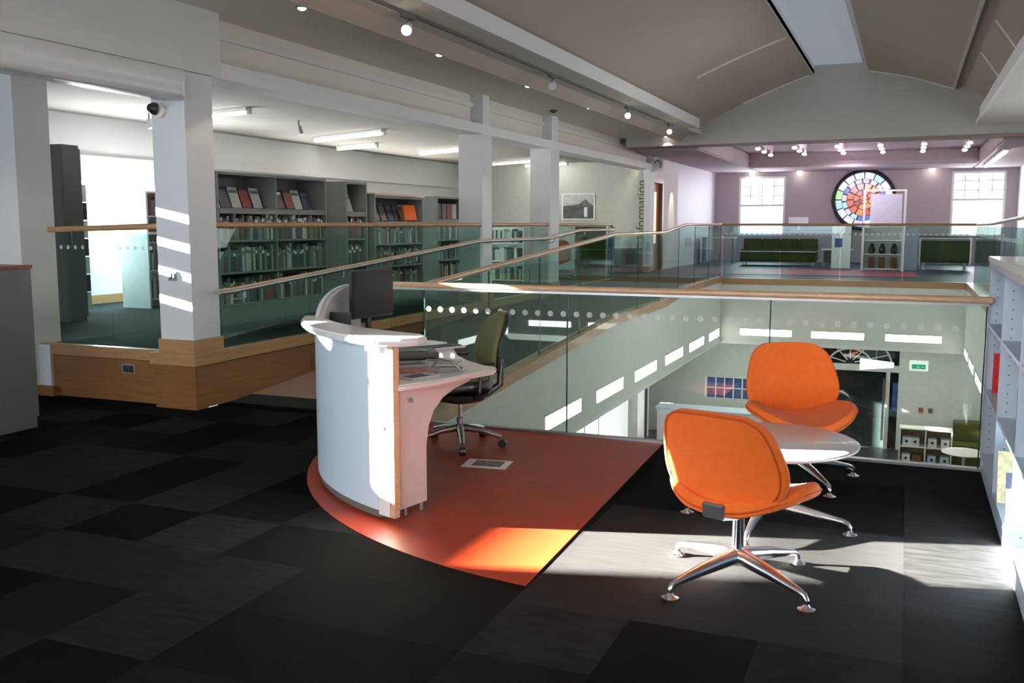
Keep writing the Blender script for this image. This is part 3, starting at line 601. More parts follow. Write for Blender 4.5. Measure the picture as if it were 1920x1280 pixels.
def lounge_chair(label, legrot):
    t = thing('lounge_chair', label, 'chair', (0, 0, 0), 'orange lounge chairs')
    pad(surf(lambda a, b: backpt(a, b)), 'backrest', orangeF, t, 0.042)
    pad(surf(lambda a, b: seatpt(a, b)), 'seat', orangeF, t, 0.062)
    ring = []
    for k in range(48):
        an = 2 * PI * k / 48; c, s_ = math.cos(an), math.sin(an); m_ = max(abs(c), abs(s_)); p_ = backpt(c / m_ * 0.90, s_ / m_ * 0.86, -0.0225); ring.append(p_)
    bk = [x for x in t.children if x.name.startswith('backrest')][0]
    MB().tube(ring, 0.0055, 6, closed=True).build('piping', orangeD, bk, smooth=True)
    ring = []
    for k in range(48):
        an = 2 * PI * k / 48; c, s_ = math.cos(an), math.sin(an); m_ = max(abs(c), abs(s_)); ring.append(seatpt(c / m_ * 0.99, s_ / m_ * 0.99, -0.012))
    st = [x for x in t.children if x.name.startswith('seat')][0]
    MB().tube(ring, 0.005, 6, closed=True).build('piping', orangeD, st, smooth=True)
    MB().extr([(-0.05, -0.235, 0.335), (-0.05, -0.10, 0.305), (-0.05, 0.12, 0.305), (-0.05, 0.12, 0.335), (-0.05, -0.10, 0.345), (-0.05, -0.215, 0.40), (-0.05, -0.245, 0.40)], (0.10, 0, 0)).build('seat_bracket', steel, t, bevel=0.006)
    starbase(t, 0, 0.118, 0.385, legrot); return t
bpy.context.view_layer.update()
ch = lounge_chair('orange swivel chair with its back to us, standing in the sunlit strip of carpet', math.radians(-107.7))
face = math.radians(72)
for c in [x for x in bpy.data.objects if x.parent == ch and x.name.split('.')[0] in ('leg', 'hub')]: pass
ch.location = (-0.625, 4.12, 0); ch.rotation_euler = (0, 0, face - PI / 2)
ch2 = copy_tree(ch); ch2['label'] = 'orange swivel chair facing us behind the round table, against the glass'
ch2.location = (-0.565, 5.95, 0); ch2.scale = (1, 1, 1.025); ch2.rotation_euler = (0, 0, math.radians(292) - PI / 2)
for c in [x for x in bpy.data.objects if x.parent == ch2 and x.name.split('.')[0] == 'leg']: c.rotation_euler = (0, 0, math.radians(30))
ch3 = copy_tree(ch); ch3['label'] = 'tiny distant orange chair on the raised platform between the second and third columns'
ch3.location = (-6.18, 17.2, ZP); ch3.rotation_euler = (0, 0, math.radians(30))
# round table
t = thing('round_table', 'low round white table on a four-legged aluminium base between the orange chairs', 'table', (-0.62, 4.99, 0))
tl = wloc(t); t.location = (0, 0, 0)
MB().lathe([(0.02, 0.425), (0.43, 0.428), (0.447, 0.438), (0.448, 0.446), (0.44, 0.45), (0.0, 0.45)], (0, 0, 0), 64).build('table_top', whitel, t, smooth=True)
starbase(t, 0, 0.118, 0.42, math.radians(-5), topz=0.426)
t.location = tl

# ------------------------------------------------------------------ reception desk
dc = (-1.85, 5.963)
def arc(r, a0, a1, n): return [(dc[0] + r * math.cos(math.radians(a0 + (a1 - a0) * i / n)), dc[1] + r * math.sin(math.radians(a0 + (a1 - a0) * i / n))) for i in range(n + 1)]
desk = thing('reception_desk', 'curved white reception desk with a raised counter, standing on the orange floor area', 'desk', (-2.9, 4.9, 0))
def ring(r0, r1, a0, a1, z0, z1, n=24):
    p0 = arc(r0, a0, a1, n); p1 = arc(r1, a0, a1, n); m_ = MB()
    f0 = z1 if callable(z1) else (lambda u: z1)
    vs = []; fs = []
    for i in range(n + 1):
        z = f0(i / n); vs += [(*p0[i], z0), (*p1[i], z0), (*p1[i], z), (*p0[i], z)]
    for i in range(n):
        for k in range(4): fs.append((i * 4 + k, i * 4 + (k + 1) % 4, (i + 1) * 4 + (k + 1) % 4, (i + 1) * 4 + k))
    fs += [(3, 2, 1, 0), tuple(n * 4 + k for k in range(4))]
    return m_.add(vs, fs)
def scr(u):          # top of the screen rises towards the back
    a = 182 + u * 66
    return 0.93 if a > 214 else 0.93 + 0.20 * math.sin(min(1, (214 - a) / 30) * PI / 2)
ring(1.775, 1.80, 182, 248, 0.05, scr, 44).build('curved_panel', deskp, desk, smooth=True)
ring(1.74, 1.774, 182, 212, 0.75, lambda u: scr(u * 30 / 66) - 0.005, 24).build('inner_screen', mat('screen_grey', (0.5, 0.5, 0.5), 0.6), desk, smooth=True)
ring(1.765, 1.802, 248.2, 251.0, 0.03, 0.93, 4).build('end_panel_strip', whitel, desk, smooth=True)
ring(1.765, 1.802, 251.1, 252.2, 0.03, 0.94, 3).build('wooden_edge_strip', woodl, desk)
ring(1.76, 1.79, 186, 248, 0.008, 0.05, 24).build('plinth', greyd, desk)
# counter: crescent plan, rounded nose
cp = arc(1.88, 207, 251, 26) + [(dc[0] + 1.80 * math.cos(math.radians(254.2)), dc[1] + 1.80 * math.sin(math.radians(254.2))), (dc[0] + 1.70 * math.cos(math.radians(255.3)), dc[1] + 1.70 * math.sin(math.radians(255.3))), (dc[0] + 1.60 * math.cos(math.radians(254)), dc[1] + 1.60 * math.sin(math.radians(254)))]
inn = []
for i in range(23):
    u = i / 22; a = 251 - 44 * u; r_ = 1.56 + 0.20 * u ** 1.3; inn.append((dc[0] + r_ * math.cos(math.radians(a)), dc[1] + r_ * math.sin(math.radians(a))))
MB().prism(cp + inn, 0.935, 0.975).build('counter_top', whitel, desk, bevel=0.012, smooth=True)
# worktop: kidney plan
wt = arc(1.765, 186, 251.5, 30) + [(-2.30, 4.52), (-2.21, 4.86), (-2.165, 5.02), (-2.19, 5.10), (-2.28, 5.14)]
wt += [(-2.45, 5.28), (-2.62, 5.48), (-2.76, 5.72), (-2.88, 5.92), (-2.98, 6.06), (-3.12, 6.12), (-3.35, 6.08)]
MB().prism(wt, 0.69, 0.722).build('worktop', deskt, desk, bevel=0.008, smooth=True)
# end gable that widens upwards under the worktop
g0_ = Vector((-2.415, 4.34, 0)); gd = Vector((0.165, 0.72, 0)).normalized(); gn = Vector((-gd.y, gd.x, 0)) * 0.028
gpts = [(0.0, 0.05), (0.215, 0.05), (0.215, 0.36), (0.235, 0.46), (0.28, 0.54), (0.36, 0.60), (0.46, 0.635), (0.60, 0.66), (0.62, 0.69), (0.0, 0.69)]
MB().extr([g0_ + gd * u + Vector((0, 0, z)) for u, z in gpts], gn).build('gable_end', deskt, desk, bevel=0.003)
MB().extr([g0_ - gn * 0.02 + gd * u + Vector((0, 0, z)) for u, z in ((0, 0.05), (0.0, 0.93), (-0.03, 0.93), (-0.03, 0.05))], gn * 0.9).build('gable_end', woodl, desk)
MB().disc(g0_ + gd * 0.07 + Vector((0, 0, 0.63)) - gn * 0.4, gn * -1, 0.013, 0.012).build('cable_port', steel, desk)
for u in (0.05, 0.18): MB().lathe([(0.010, 0.006), (0.010, 0.03), (0.008, 0.052)], g0_ + gd * u + gn * 0.5, 12).build('foot', steel, desk)
aa = math.radians(249.6)
MB().disc((dc[0] + 1.80 * math.cos(aa), dc[1] + 1.80 * math.sin(aa), 0.50), (math.cos(aa), math.sin(aa), 0), 0.014, 0.012).build('fixing', steel, desk)
MB().box(-2.56, -2.53, 4.24, 4.262, 0.905, 0.934).build('fixing', blackp, desk)
# monitor seen from behind
t = thing('monitor', 'black flat monitor seen at an angle on the reception desk', 'monitor', (0, 0, 0))
MB().box(-0.215, 0.215, -0.02, 0.02, 0.19, 0.52).build('casing', blackp, t, bevel=0.008)
MB().box(-0.20, 0.20, 0.0201, 0.024, 0.205, 0.505).build('screen', blacks, t)
MB().tube([(0, -0.035, 0.01), (0, -0.035, 0.25)], 0.022, 10).build('stand', blackp, t)
MB().prism([(-0.12, -0.13), (0.12, -0.13), (0.12, 0.06), (-0.12, 0.06)], 0, 0.015).build('base', blackp, t, bevel=0.005)
t.location = (-3.40, 5.74, 0.7235); t.rotation_euler = (0, 0, math.radians(-100))
t = thing('desk_telephone', 'black desk telephone in front of the monitor behind the curved screen', 'telephone', (0, 0, 0))
MB().extr([(-0.09, -0.10, 0), (-0.09, 0.10, 0), (-0.09, 0.10, 0.10), (-0.09, -0.10, 0.03)], (0.18, 0, 0)).build('body', blackp, t, bevel=0.005)
MB().tube([(-0.06, -0.09, 0.055), (-0.06, -0.02, 0.09), (-0.06, 0.07, 0.115), (-0.06, 0.11, 0.12)], [0.022, 0.014, 0.014, 0.022], 10).build('handset', blackp, t, smooth=True)
MB().box(-0.10, 0.05, 0.06, 0.09, 0.05, 0.26).build('display', blackp, t, bevel=0.006)
t.location = (-3.36, 5.28, 0.722); t.rotation_euler = (0, 0, math.radians(20))
# things on the worktop
def flat(name, label, cat, x, y, z, w_, d_, h_, rz, m, extra=None):
    t = thing(name, label, cat, (0, 0, 0)); MB().box(-w_ / 2, w_ / 2, -d_ / 2, d_ / 2, 0, h_).build('body', m, t, bevel=min(0.004, h_ / 3))
    if extra: extra(t)
    t.location = (x, y, z); t.rotation_euler = (0, 0, math.radians(rz)); return t
def lid(t):
    MB().box(-0.12, 0.12, -0.07, 0.07, 0.0451, 0.049).build('lid', blacks, t)
flat('document_scanner', 'flat black device lying on the worktop just beyond the end of the counter', 'scanner', -2.86, 5.25, 0.7225, 0.36, 0.26, 0.045, 35, blackp, lid)
t = thing('keyboard', 'white computer keyboard with dark keys on the far part of the worktop', 'keyboard', (0, 0, 0))
MB().box(-0.22, 0.22, -0.075, 0.075, 0, 0.014).build('case', whitel, t, bevel=0.004)
kb = MB()
for i in range(14):
    for j in range(4): kb.box(-0.205 + i * 0.029, -0.182 + i * 0.029, -0.06 + j * 0.03, -0.037 + j * 0.03, 0.0141, 0.020)
kb.build('keys', mat('navy_keys', (0.03, 0.04, 0.09), 0.5), t, kind='stuff')
t.location = (-2.90, 5.68, 0.7225); t.rotation_euler = (0, 0, math.radians(62))
def pr(c1):
    def f(t): MB().box(-0.08, 0.08, -0.06, 0.05, t['h'] + 0.0001, t['h'] + 0.0008).build('printed_picture', c1, t)
    return f
def leaflet(label, x, y, z, w_, d_, h_, rz, m, pc):
    t = thing('magazine', label, 'magazine', (0, 0, 0), None); MB().box(-w_ / 2, w_ / 2, -d_ / 2, d_ / 2, 0, h_).build('pages', m, t)
    MB().box(-w_ * 0.38, w_ * 0.3, -d_ * 0.3, d_ * 0.35, h_ + 0.0001, h_ + 0.0009).build('cover_print', pc, t)
    t.location = (x, y, z); t.rotation_euler = (0, 0, math.radians(rz)); return t
navy = mat('navy_print', (0.03, 0.04, 0.09), 0.5, noise=0.5, nscale=30); grn = mat('grey_green_print', (0.12, 0.12, 0.09), 0.5, noise=0.5, nscale=25)
leaflet('white paper stack with dark blue print at the near end of the worktop', -2.44, 4.60, 0.7225, 0.20, 0.13, 0.006, 70, paperM, navy)
leaflet('pinkish magazine lying on the worktop behind the wooden desk edge', -2.56, 4.78, 0.7225, 0.26, 0.2, 0.008, 20, paperC, mat('rose_print', (0.55, 0.2, 0.18), 0.5, noise=0.5, nscale=30))
leaflet('grey-green booklet on the worktop behind the pinkish magazine', -2.66, 4.95, 0.7225, 0.24, 0.16, 0.012, 50, paperM, grn)
leaflet('pale open booklet in the middle of the worktop', -2.58, 5.17, 0.7225, 0.22, 0.14, 0.006, 15, paperM, mat('faint_print', (0.45, 0.42, 0.42), 0.5, noise=0.4, nscale=40))
t = thing('desk_stand', 'small curved silver wire stand on the worktop beside the magazine', 'stand', (0, 0, 0))
MB().tube([(0.10 * math.cos(k * PI / 8), 0.10 * math.sin(k * PI / 8), 0.008) for k in range(16)], 0.006, 6, closed=True).build('ring', steel, t)
MB().tube([(-0.09, 0, 0.012), (-0.05, 0, 0.07), (0.04, 0, 0.05), (0.09, 0, 0.012)], 0.005, 6).build('arm', steel, t)
t.location = (-2.40, 4.86, 0.7225)
# leaflet on the floor
flo = leaflet('white printed leaflet lying on the orange floor below the office chair', -2.46, 5.57, 0.0045, 0.21, 0.297, 0.003, -82, paperM, grn)

# ------------------------------------------------------------------ office chair (local, faces +Y)
t = thing('office_chair', 'olive and black swivel office chair with five castors behind the reception desk', 'chair', (0, 0, 0))
pad(surf(lambda a, b: (squ(a, b)[0] * 0.24, squ(a, b)[1] * 0.23, 0.43 + 0.03 * squ(a, b)[0] ** 2 - 0.02 * max(0, squ(a, b)[1]) ** 2), 11, 11), 'seat', blackp, t, 0.07)
MB().lathe([(0.05, 0.30), (0.17, 0.33), (0.21, 0.385)], (0, 0, 0), 20).build('seat_shell', blackp, t, smooth=True)
def ocb(a, b):
    x, z = squ(a, b); tt = (z + 1) / 2; X_ = x * (0.205 - 0.03 * tt); return (X_, -0.22 - 0.10 * tt + 0.05 * math.sin(PI * tt) + 0.7 * X_ * X_, 0.50 + 0.44 * tt)
pad(surf(ocb, 11, 13), 'backrest', olive, t, 0.045)
pad(surf(lambda a, b: (ocb(a * 1.02, b)[0] * 1.03, ocb(a, b)[1] - 0.032, ocb(a, b)[2] + 0.002 * b), 11, 13), 'back_shell', blackp, t, 0.03)
MB().tube([(0, -0.02, 0.35), (0, -0.20, 0.36), (0, -0.30, 0.42), (0, -0.31, 0.60)], [0.03, 0.028, 0.026, 0.02], 10).build('back_support', blackp, t, smooth=True)
for s_ in (-1, 1):
    MB().tube([(s_ * 0.20, -0.04, 0.36), (s_ * 0.27, -0.05, 0.42), (s_ * 0.275, -0.06, 0.60)], 0.014, 8).build('arm_post', blackp, t)
    MB().tube([(s_ * 0.275, -0.15, 0.61), (s_ * 0.275, -0.05, 0.615), (s_ * 0.27, 0.10, 0.61)], [0.02, 0.03, 0.02], 10, flat=0.5).build('armrest', blackp, t, smooth=True)
MB().lathe([(0.026, 0.06), (0.026, 0.20), (0.014, 0.205), (0.014, 0.33)], (0, 0, 0), 16).build('gas_lift', steel, t, smooth=True)
for k in range(5):
    a = 2 * PI * k / 5 + 0.35; c, s_ = math.cos(a), math.sin(a)
    lg = MB().tube([(0.02 * c, 0.02 * s_, 0.13), (0.15 * c, 0.15 * s_, 0.115), (0.30 * c, 0.30 * s_, 0.075)], [0.028, 0.022, 0.015], 10).build('leg', steel, t, smooth=True)
    MB().disc((0.305 * c - 0.02 * -s_, 0.305 * s_ - 0.02 * c, 0.030), (-s_, c, 0), 0.029, 0.04, 16).build('castor', blackp, lg)
t.location = (-2.86, 6.01, 0); t.rotation_euler = (0, 0, math.radians(224) - PI / 2)

# ------------------------------------------------------------------ right shelf unit
sh = thing('shelf_unit', 'waist-high pale blue-white shelf unit with pegged uprights along the right edge', 'shelf unit', (0.66, 4, 0))
ys = [6.655, 5.70, 4.745, 3.79, 2.835, 1.88]
B(0.49, 0.86, 1.88, 6.66, 0.0, 0.085).build('plinth', shelfw, sh)
B(0.855, 0.875, 1.86, 6.68, 0.086, 1.32).build('back_panel', shelfw, sh)
B(0.47, 0.90, 1.85, 6.69, 1.32, 1.352).build('top', whitel, sh, bevel=0.004)
B(0.475, 0.86, 1.86, 6.67, 1.285, 1.319).build('fascia', mat('shelf_fascia', (0.42, 0.42, 0.47), 0.5), sh)
for y in ys: u = B(0.485, 0.854, y - 0.012, y + 0.012, 0.086, 1.284).build('upright', shelfw, sh); pegs = MB(); [pegs.disc((x_, y - 0.0121, z_ * 0.05 + 0.15), (0, -1, 0), 0.004, 0.001, 6) for x_ in (0.53, 0.81) for z_ in range(22)]; pegs.build('peg_holes', greym, u, kind='stuff')
for a, b in zip(ys[1:], ys):
    for z in (0.088, 0.50, 0.915): B(0.487, 0.853, a + 0.013, b - 0.013, z, z + 0.02).build('shelf', shelfw, sh)
def shelfbook(label, y, x, z, w_, h_, col, lean=0.0, th=0.03):
    m = mat('cover_' + label.split()[0], col, 0.45, noise=0.3, nscale=30)
    t = thing('display_book', label, 'book', (0, 0, 0))
    MB().box(-w_ / 2, w_ / 2, 0, th, 0, h_).build('cover', m, t); MB().box(-w_ / 2 + 0.004, w_ / 2 + 0.001, 0.003, th - 0.003, 0.003, h_ - 0.004).build('pages', paperM, t)
    t.location = (x, y, z); t.rotation_euler = (lean, 0, 0); return t
shelfbook('red book leaning at the back of the farthest bay of the shelf unit', 6.50, 0.605, 0.5215, 0.17, 0.24, (0.6, 0.01, 0.02), 0.0)
shelfbook('green book standing in the second bay of the shelf unit', 5.15, 0.60, 0.5215, 0.15, 0.24, (0.01, 0.16, 0.08), 0.0)
t = shelfbook('yellowish magazine displayed slanting low in the second bay of the shelf unit', 5.46, 0.58, 0.1095, 0.18, 0.27, (0.75, 0.70, 0.38), -0.30, 0.012)
_l = t.location.copy(); t.location = (0, 0, 0); MB().box(-0.05, 0.04, -0.0012, -0.0002, 0.05, 0.16).build('cover_print', navy, t); t.location = _l
shelfbook('white leaflet pile slanting on the bottom shelf of the unit', 4.98, 0.58, 0.1095, 0.18, 0.20, (0.8, 0.8, 0.82), -0.5, 0.02)
# grey unit at left edge
t = thing('low_cabinet', 'waist-high grey cabinet with dark red top edge at the left edge of the picture', 'cabinet', (-6.3, 4.5, 0))
B(-6.50, -6.12, 3.55, 5.34, 0.085, 1.215).build('body', greym, t, bevel=0.002)
B(-6.49, -6.135, 3.56, 5.33, 0.001, 0.084).build('plinth', greym, t)
B(-6.52, -6.11, 3.54, 5.35, 1.216, 1.245).build('top', redtop, t, bevel=0.003)
# roller box under the bulkhead
t = thing('roller_housing', 'long white rounded housing fixed under the bulkhead at upper left', 'housing', (-5.5, 4.4, 2.65))
pr_ = [(-5.42, 2.772), (-5.40, 2.74), (-5.40, 2.66)] + [(-5.46 + 0.06 * math.cos(a_), 2.60 + 0.06 * math.sin(a_)) for a_ in (0.5, 0, -0.5, -1.0, -1.57)] + [(-5.62, 2.54), (-5.62, 2.772)]
MB().extr([(x, 2.6, z) for x, z in pr_], (0, 3.66, 0)).build('casing', whitel, t, smooth=True)
MB().extr([(x * 1.0 + (0.003 if x > -5.5 else -0.003), 6.261, z) for x, z in pr_], (0, 0.02, 0)).build('end_cap', whitel, t)
# camera dome on column
t = thing('security_camera', 'black dome security camera on the first white column', 'camera', (-5.72, 6.3, 2.49))
MB().disc((-5.70, 6.329, 2.47), (0, -1, 0), 0.062, 0.035, 18).build('base', cream, t)
MB().tube([(-5.72, 6.296, 2.48), (-5.735, 6.27, 2.485), (-5.745, 6.24, 2.488)], [0.050, 0.048, 0.028], 16).build('dome', blackp, t, smooth=True)
t = thing('light_switch', 'black two-gang light switch plate on the first white column', 'switch', (-5.645, 6.33, 1.12))
B(-5.69, -5.605, 6.318, 6.3295, 1.08, 1.16).build('plate', steel, t, bevel=0.002)
for x in (-5.672, -5.638): B(x, x + 0.02, 6.311, 6.3175, 1.095, 1.145).build('rocker', blackp, t)
t = thing('wall_socket', 'double electrical socket on the wooden plinth left of the first column', 'socket', (-6.27, 6.43, 0.29))
B(-6.345, -6.195, 6.424, 6.4315, 0.25, 0.335).build('plate', steel, t, bevel=0.002)
for x in (-6.325, -6.265): B(x, x + 0.05, 6.418, 6.4235, 0.262, 0.322).build('outlet', blackp, t)

# ------------------------------------------------------------------ bookcases and books
bookcols = [('grey', (0.16, 0.17, 0.16)), ('black', (0.012, 0.013, 0.013)), ('white', (0.55, 0.56, 0.53)), ('brown', (0.10, 0.06, 0.04)), ('dark green', (0.02, 0.06, 0.04)), ('dark red', (0.16, 0.02, 0.02)), ('navy', (0.02, 0.03, 0.08)), ('pale grey', (0.36, 0.37, 0.35))]
bkme = {}
for nm, c in bookcols:
    cm = mat('book_' + nm.replace(' ', '_'), c, 0.5, noise=0.25, nscale=60)
    m_ = MB().box(-0.5, 0.5, -0.5, 0.46, 0, 1).box(-0.42, 0.42, 0.40, 0.5, 0.02, 0.98, 1)      # cover block and page edge at the rear; spine faces -Y
    m_.box(-0.44, 0.44, -0.512, -0.5, 0.72, 0.86, 2)
    o = m_.build('book', [cm, paperM, MATS['dark_grey_metal'] if nm != 'black' else paperM]); bkme[nm] = o.data; bpy.data.objects.remove(o)
nb = 0
FARB = MB()
ORD = ['first', 'second', 'third', 'fourth', 'fifth', 'sixth', 'seventh', 'eighth', 'ninth', 'tenth', 'eleventh', 'twelfth', '13th', '14th', '15th', '16th', '17th', '18th', '19th', '20th'] + ['%dth' % k for k in range(21, 60)]
FBM = [c[0] for c in bookcols]
def book(nm, x, y, z, th, d, h, rz, label, group, lean=0):
    global nb
    if not group:
        if abs(rz) > 1: FARB.box(x - d / 2, x + d / 2, y - th / 2, y + th / 2, z, z + h, FBM.index(nm))
        else: FARB.box(x - th / 2, x + th / 2, y - d / 2, y + d / 2, z, z + h, FBM.index(nm))
        return None
    o = bpy.data.objects.new('book', bkme[nm]); C.objects.link(o); o.location = (x, y, z); o.scale = (th, d, h); o.rotation_euler = (0, lean, rz)
    tag(o, label, 'book', group); nb += 1; return o
ordn = ['top', 'second', 'third', 'fourth', 'fifth', 'bottom']
def bookcase(label, short, xf, ya, yb, z0, h, depth, bays, rows, topslant=True, solo=True, rz=0.0, m=shelfg, dens=1.0, low=0.22):
    # front faces +X; built straight in place
    t = thing('bookcase', label, 'bookcase', (xf - depth / 2, (ya + yb) / 2, z0))
    MB().box(xf - depth, xf, ya, ya + 0.03, z0, z0 + h).build('side_panel', m, t); MB().box(xf - depth, xf, yb - 0.03, yb, z0, z0 + h).build('side_panel', m, t)
    B(xf - depth, xf - depth + 0.015, ya + 0.031, yb - 0.031, z0 + low, z0 + h - 0.031).build('back_panel', greyd, t)
    B(xf - depth, xf, ya + 0.031, yb - 0.031, z0 + h - 0.03, z0 + h).build('top_panel', m, t)
    B(xf - depth, xf - 0.005, ya + 0.031, yb - 0.031, z0 + 0.001, z0 + low - 0.025).build('plinth', m, t)
    bw = (yb - ya - 0.06) / bays
    for i in range(1, bays): B(xf - depth + 0.016, xf - 0.002, ya + 0.03 + bw * i - 0.012, ya + 0.03 + bw * i + 0.012, z0 + low, z0 + h - 0.031).build('divider', m, t)
    zs = [z0 + low + (h - low - 0.04) * k / rows for k in range(rows)]
    for bi in range(bays):
        a = ya + 0.03 + bw * bi + 0.013; b = a + bw - 0.026
        for k, z in enumerate(zs):
            s_ = B(xf - depth + 0.016, xf - 0.002, a, b, z - 0.022, z).build('shelf', m, t)
            rowname = ordn[rows - 1 - k] if k else 'bottom'
            gap = (h - low - 0.04) / rows
            bayn = (', %s bay' % ('left' if bi == 0 else 'right')) if bays > 1 else ''
            cnt = 0
            if topslant and k == rows - 1:
                B(xf - depth + 0.016, xf - 0.004, a, b, z - 0.06, z - 0.0225).build('shelf_lip', m, t)
                y = a + 0.09; 
                while y < b - 0.10:
                    nm = random.choice(['brown', 'white', 'dark red', 'black', 'grey', 'navy'])
                    o = book(nm, xf - 0.14, y, z + 0.008, 0.16, 0.012, 0.24, PI / 2 + 0.0, '%s covered magazine, %s from left%s, top shelf of the %s' % (nm, ORD[cnt], bayn, short), ('books in the ' + short) if solo else None); cnt += 1
                    if o: o.rotation_euler = (-0.33, 0, PI / 2)
                    y += random.uniform(0.17, 0.20)
                continue
            y = a + 0.02
            while y < b - 0.05:
                th = random.uniform(0.026, 0.05); 
                if random.random() < 0.06 / dens: y += random.uniform(0.05, 0.14); continue
                if y + th > b - 0.005: break
                nm = random.choices([c[0] for c in bookcols], [6, 8, 3, 3, 4, 2, 3, 2])[0]
                hh = random.uniform(0.62, 0.86) * gap
                book(nm, xf - 0.125, y + th / 2, z + 0.001, th * 0.96, 0.19, hh, PI / 2, '%s book, %s from left%s, %s shelf of the %s' % (nm, ORD[cnt], bayn, rowname, short), ('books in the ' + short) if solo else None, 0); cnt += 1
                y += th
    return t
bookcase('tall double grey bookcase full of books facing the ramp, nearest the first column', 'double bookcase', -6.80, 8.33, 10.42, ZP, 1.65, 0.42, 2, 4)
bookcase('narrow tall grey bookcase with a pale end panel beside the double bookcase', 'narrow bookcase', -6.63, 10.60, 11.12, ZP, 1.63, 0.55, 1, 4)
bookcase('lower wooden-topped grey bookcase with orange books on its top shelf', 'wooden-topped bookcase', -6.58, 11.22, 12.62, ZP, 1.47, 0.42, 1, 4)
B(-7.02, -6.56, 11.20, 12.64, ZP + 1.472, ZP + 1.50).build('bookcase_top', woodn, [o for o in bpy.data.objects if o.name == 'bookcase.002'][0])
bookcase('bookcase with a sunlit white end panel just left of the second column', 'sunlit bookcase', -6.77, 13.45, 14.5, ZP, 1.52, 0.62, 1, 4, solo=False)
t = thing('display_book', 'bright orange book face-out on top shelf of the wooden-topped bookcase', 'book', (0, 0, 0))
MB().box(-0.17, 0.17, 0, 0.03, 0, 0.22).build('cover', orangeF, t); MB().box(-0.165, 0.171, 0.004, 0.026, 0.003, 0.214).build('pages', paperM, t)
t.location = (-6.62, 12.33, ZP + 1.145); t.rotation_euler = (-0.2, 0, PI / 2)
# low white-stocked shelf seen between columns, facing -Y
t = thing('low_bookcase', 'low pale bookcase stocked with white volumes between the second and third columns', 'bookcase', (-7.0, 17.0, ZP))
B(-7.6, -6.7, 17.16, 17.2, ZP, 1.48).build('back_panel', whitel, t)
for z in (0.50, 0.86, 1.20): B(-7.58, -6.72, 16.9, 17.158, z - 0.02, z).build('shelf', whitel, t)
for x in (-7.6, -6.718): B(x, x + 0.018, 16.9, 17.158, ZP, 1.48).build('side_panel', whitel, t)
for z, rw in ((0.50, 'bottom'), (0.86, 'middle'), (1.20, 'top')):
    x = -7.55
    while x < -6.79:
        th = random.uniform(0.035, 0.06)
        if random.random() < 0.8: book(random.choice(['white', 'white', 'pale grey', 'black', 'dark green']), x + th / 2, 17.02, z + 0.001, th * 0.95, 0.2, random.uniform(0.2, 0.26), 0, '', None)
        x += th
for o in bpy.data.objects:
    pass
# left background: tall dark unit, white end unit
t = thing('tall_cabinet', 'tall dark grey cabinet beyond the glass at the left, beside the pier', 'cabinet', (-8.6, 7.9, ZP))
B(-9.55, -8.62, 8.0, 8.25, ZP + 0.001, 2.42).build('body', greyd, t, bevel=0.004)
MB().box(-8.618, -8.60, 8.0, 8.25, ZP + 0.05, 2.38).build('door', greyd, t)
MB().tube([(-8.59, 8.06, 1.3), (-8.59, 8.06, 1.5)], 0.008, 6).build('handle', steel, t)
t = thing('bookcase', 'bookcase with glowing white end panel beyond the glass left of the first column', 'bookcase', (-9.2, 9.9, ZP))
B(-9.52, -9.06, 9.72, 9.75, ZP + 0.001, 1.97).build('end_panel', mat('pale_blue_panel', (0.75, 0.86, 0.90), 0.5), t)
B(-9.35, -9.33, 9.752, 11.6, ZP + 0.001, 1.95).build('back_panel', whitel, t)
B(-9.52, -9.14, 9.752, 11.6, 1.95, 1.975).build('top_panel', whitel, t)
for z in (0.58, 0.95, 1.32, 1.66): B(-9.328, -9.14, 9.76, 11.6, z - 0.02, z).build('shelf', whitel, t)
for z, rw in ((0.58, 'bottom'), (0.95, 'third'), (1.32, 'second'), (1.66, 'top')):
    y = 9.78
    while y < 10.9:
        th = random.uniform(0.03, 0.06); nm = random.choice(['black', 'brown', 'dark red', 'grey', 'white'])
        book(nm, -9.235, y + th / 2, z + 0.001, th * 0.95, 0.17, random.uniform(0.2, 0.27), PI / 2, '', None); y += th
t = thing('shelf_end_display', 'black and white stacked shelf end seen beside the tall dark cabinet', 'shelves', (-9.0, 8.9, ZP))
for k, z in enumerate((0.5, 0.72, 0.94, 1.16, 1.38, 1.60, 1.82)):
    B(-9.60, -9.40, 9.0, 9.08, z, z + 0.21).build('shelf_box', blackp if k % 2 else whitel, t)
o = FARB.build('book_rows', [MATS['book_' + c.replace(' ', '_')] for c in FBM], kind='stuff'); tag(o, 'rows of books in the farther bookcases of the reading room', 'books')
# framed photograph and lettering on the transverse wall
t = thing('framed_photograph', 'large black and white photograph on the far transverse wall, right of the third column', 'picture', (-7.3, 21.99, 1.95))
B(-7.72, -6.90, 21.975, 21.999, 1.66, 2.27).build('frame', whitel, t)
B(-7.69, -6.93, 21.970, 21.9745, 1.68, 1.98).build('dark_ground', mat('photo_dark', (0.03, 0.03, 0.03), 0.4, noise=0.9, nscale=7), t)
B(-7.69, -6.93, 21.970, 21.9745, 1.981, 2.25).build('pale_sky', mat('photo_sky', (0.42, 0.43, 0.42), 0.4, noise=0.2, nscale=5), t)
MB().extr([(-7.69, 21.968, 1.98), (-7.3, 21.968, 2.02), (-7.12, 21.968, 2.14), (-7.0, 21.968, 2.02), (-6.93, 21.968, 1.98)], (0, 0.0015, 0)).build('dark_hill', mat('photo_mid', (0.07, 0.07, 0.07), 0.4, noise=0.8, nscale=9), t)
B(-7.16, -7.08, 21.967, 21.9695, 1.72, 1.95).build('white_shape', paperM, t)
fc = bpy.data.curves.new('lettering', 'FONT'); fc.body = 'information'; fc.size = 0.29; fc.extrude = 0.004
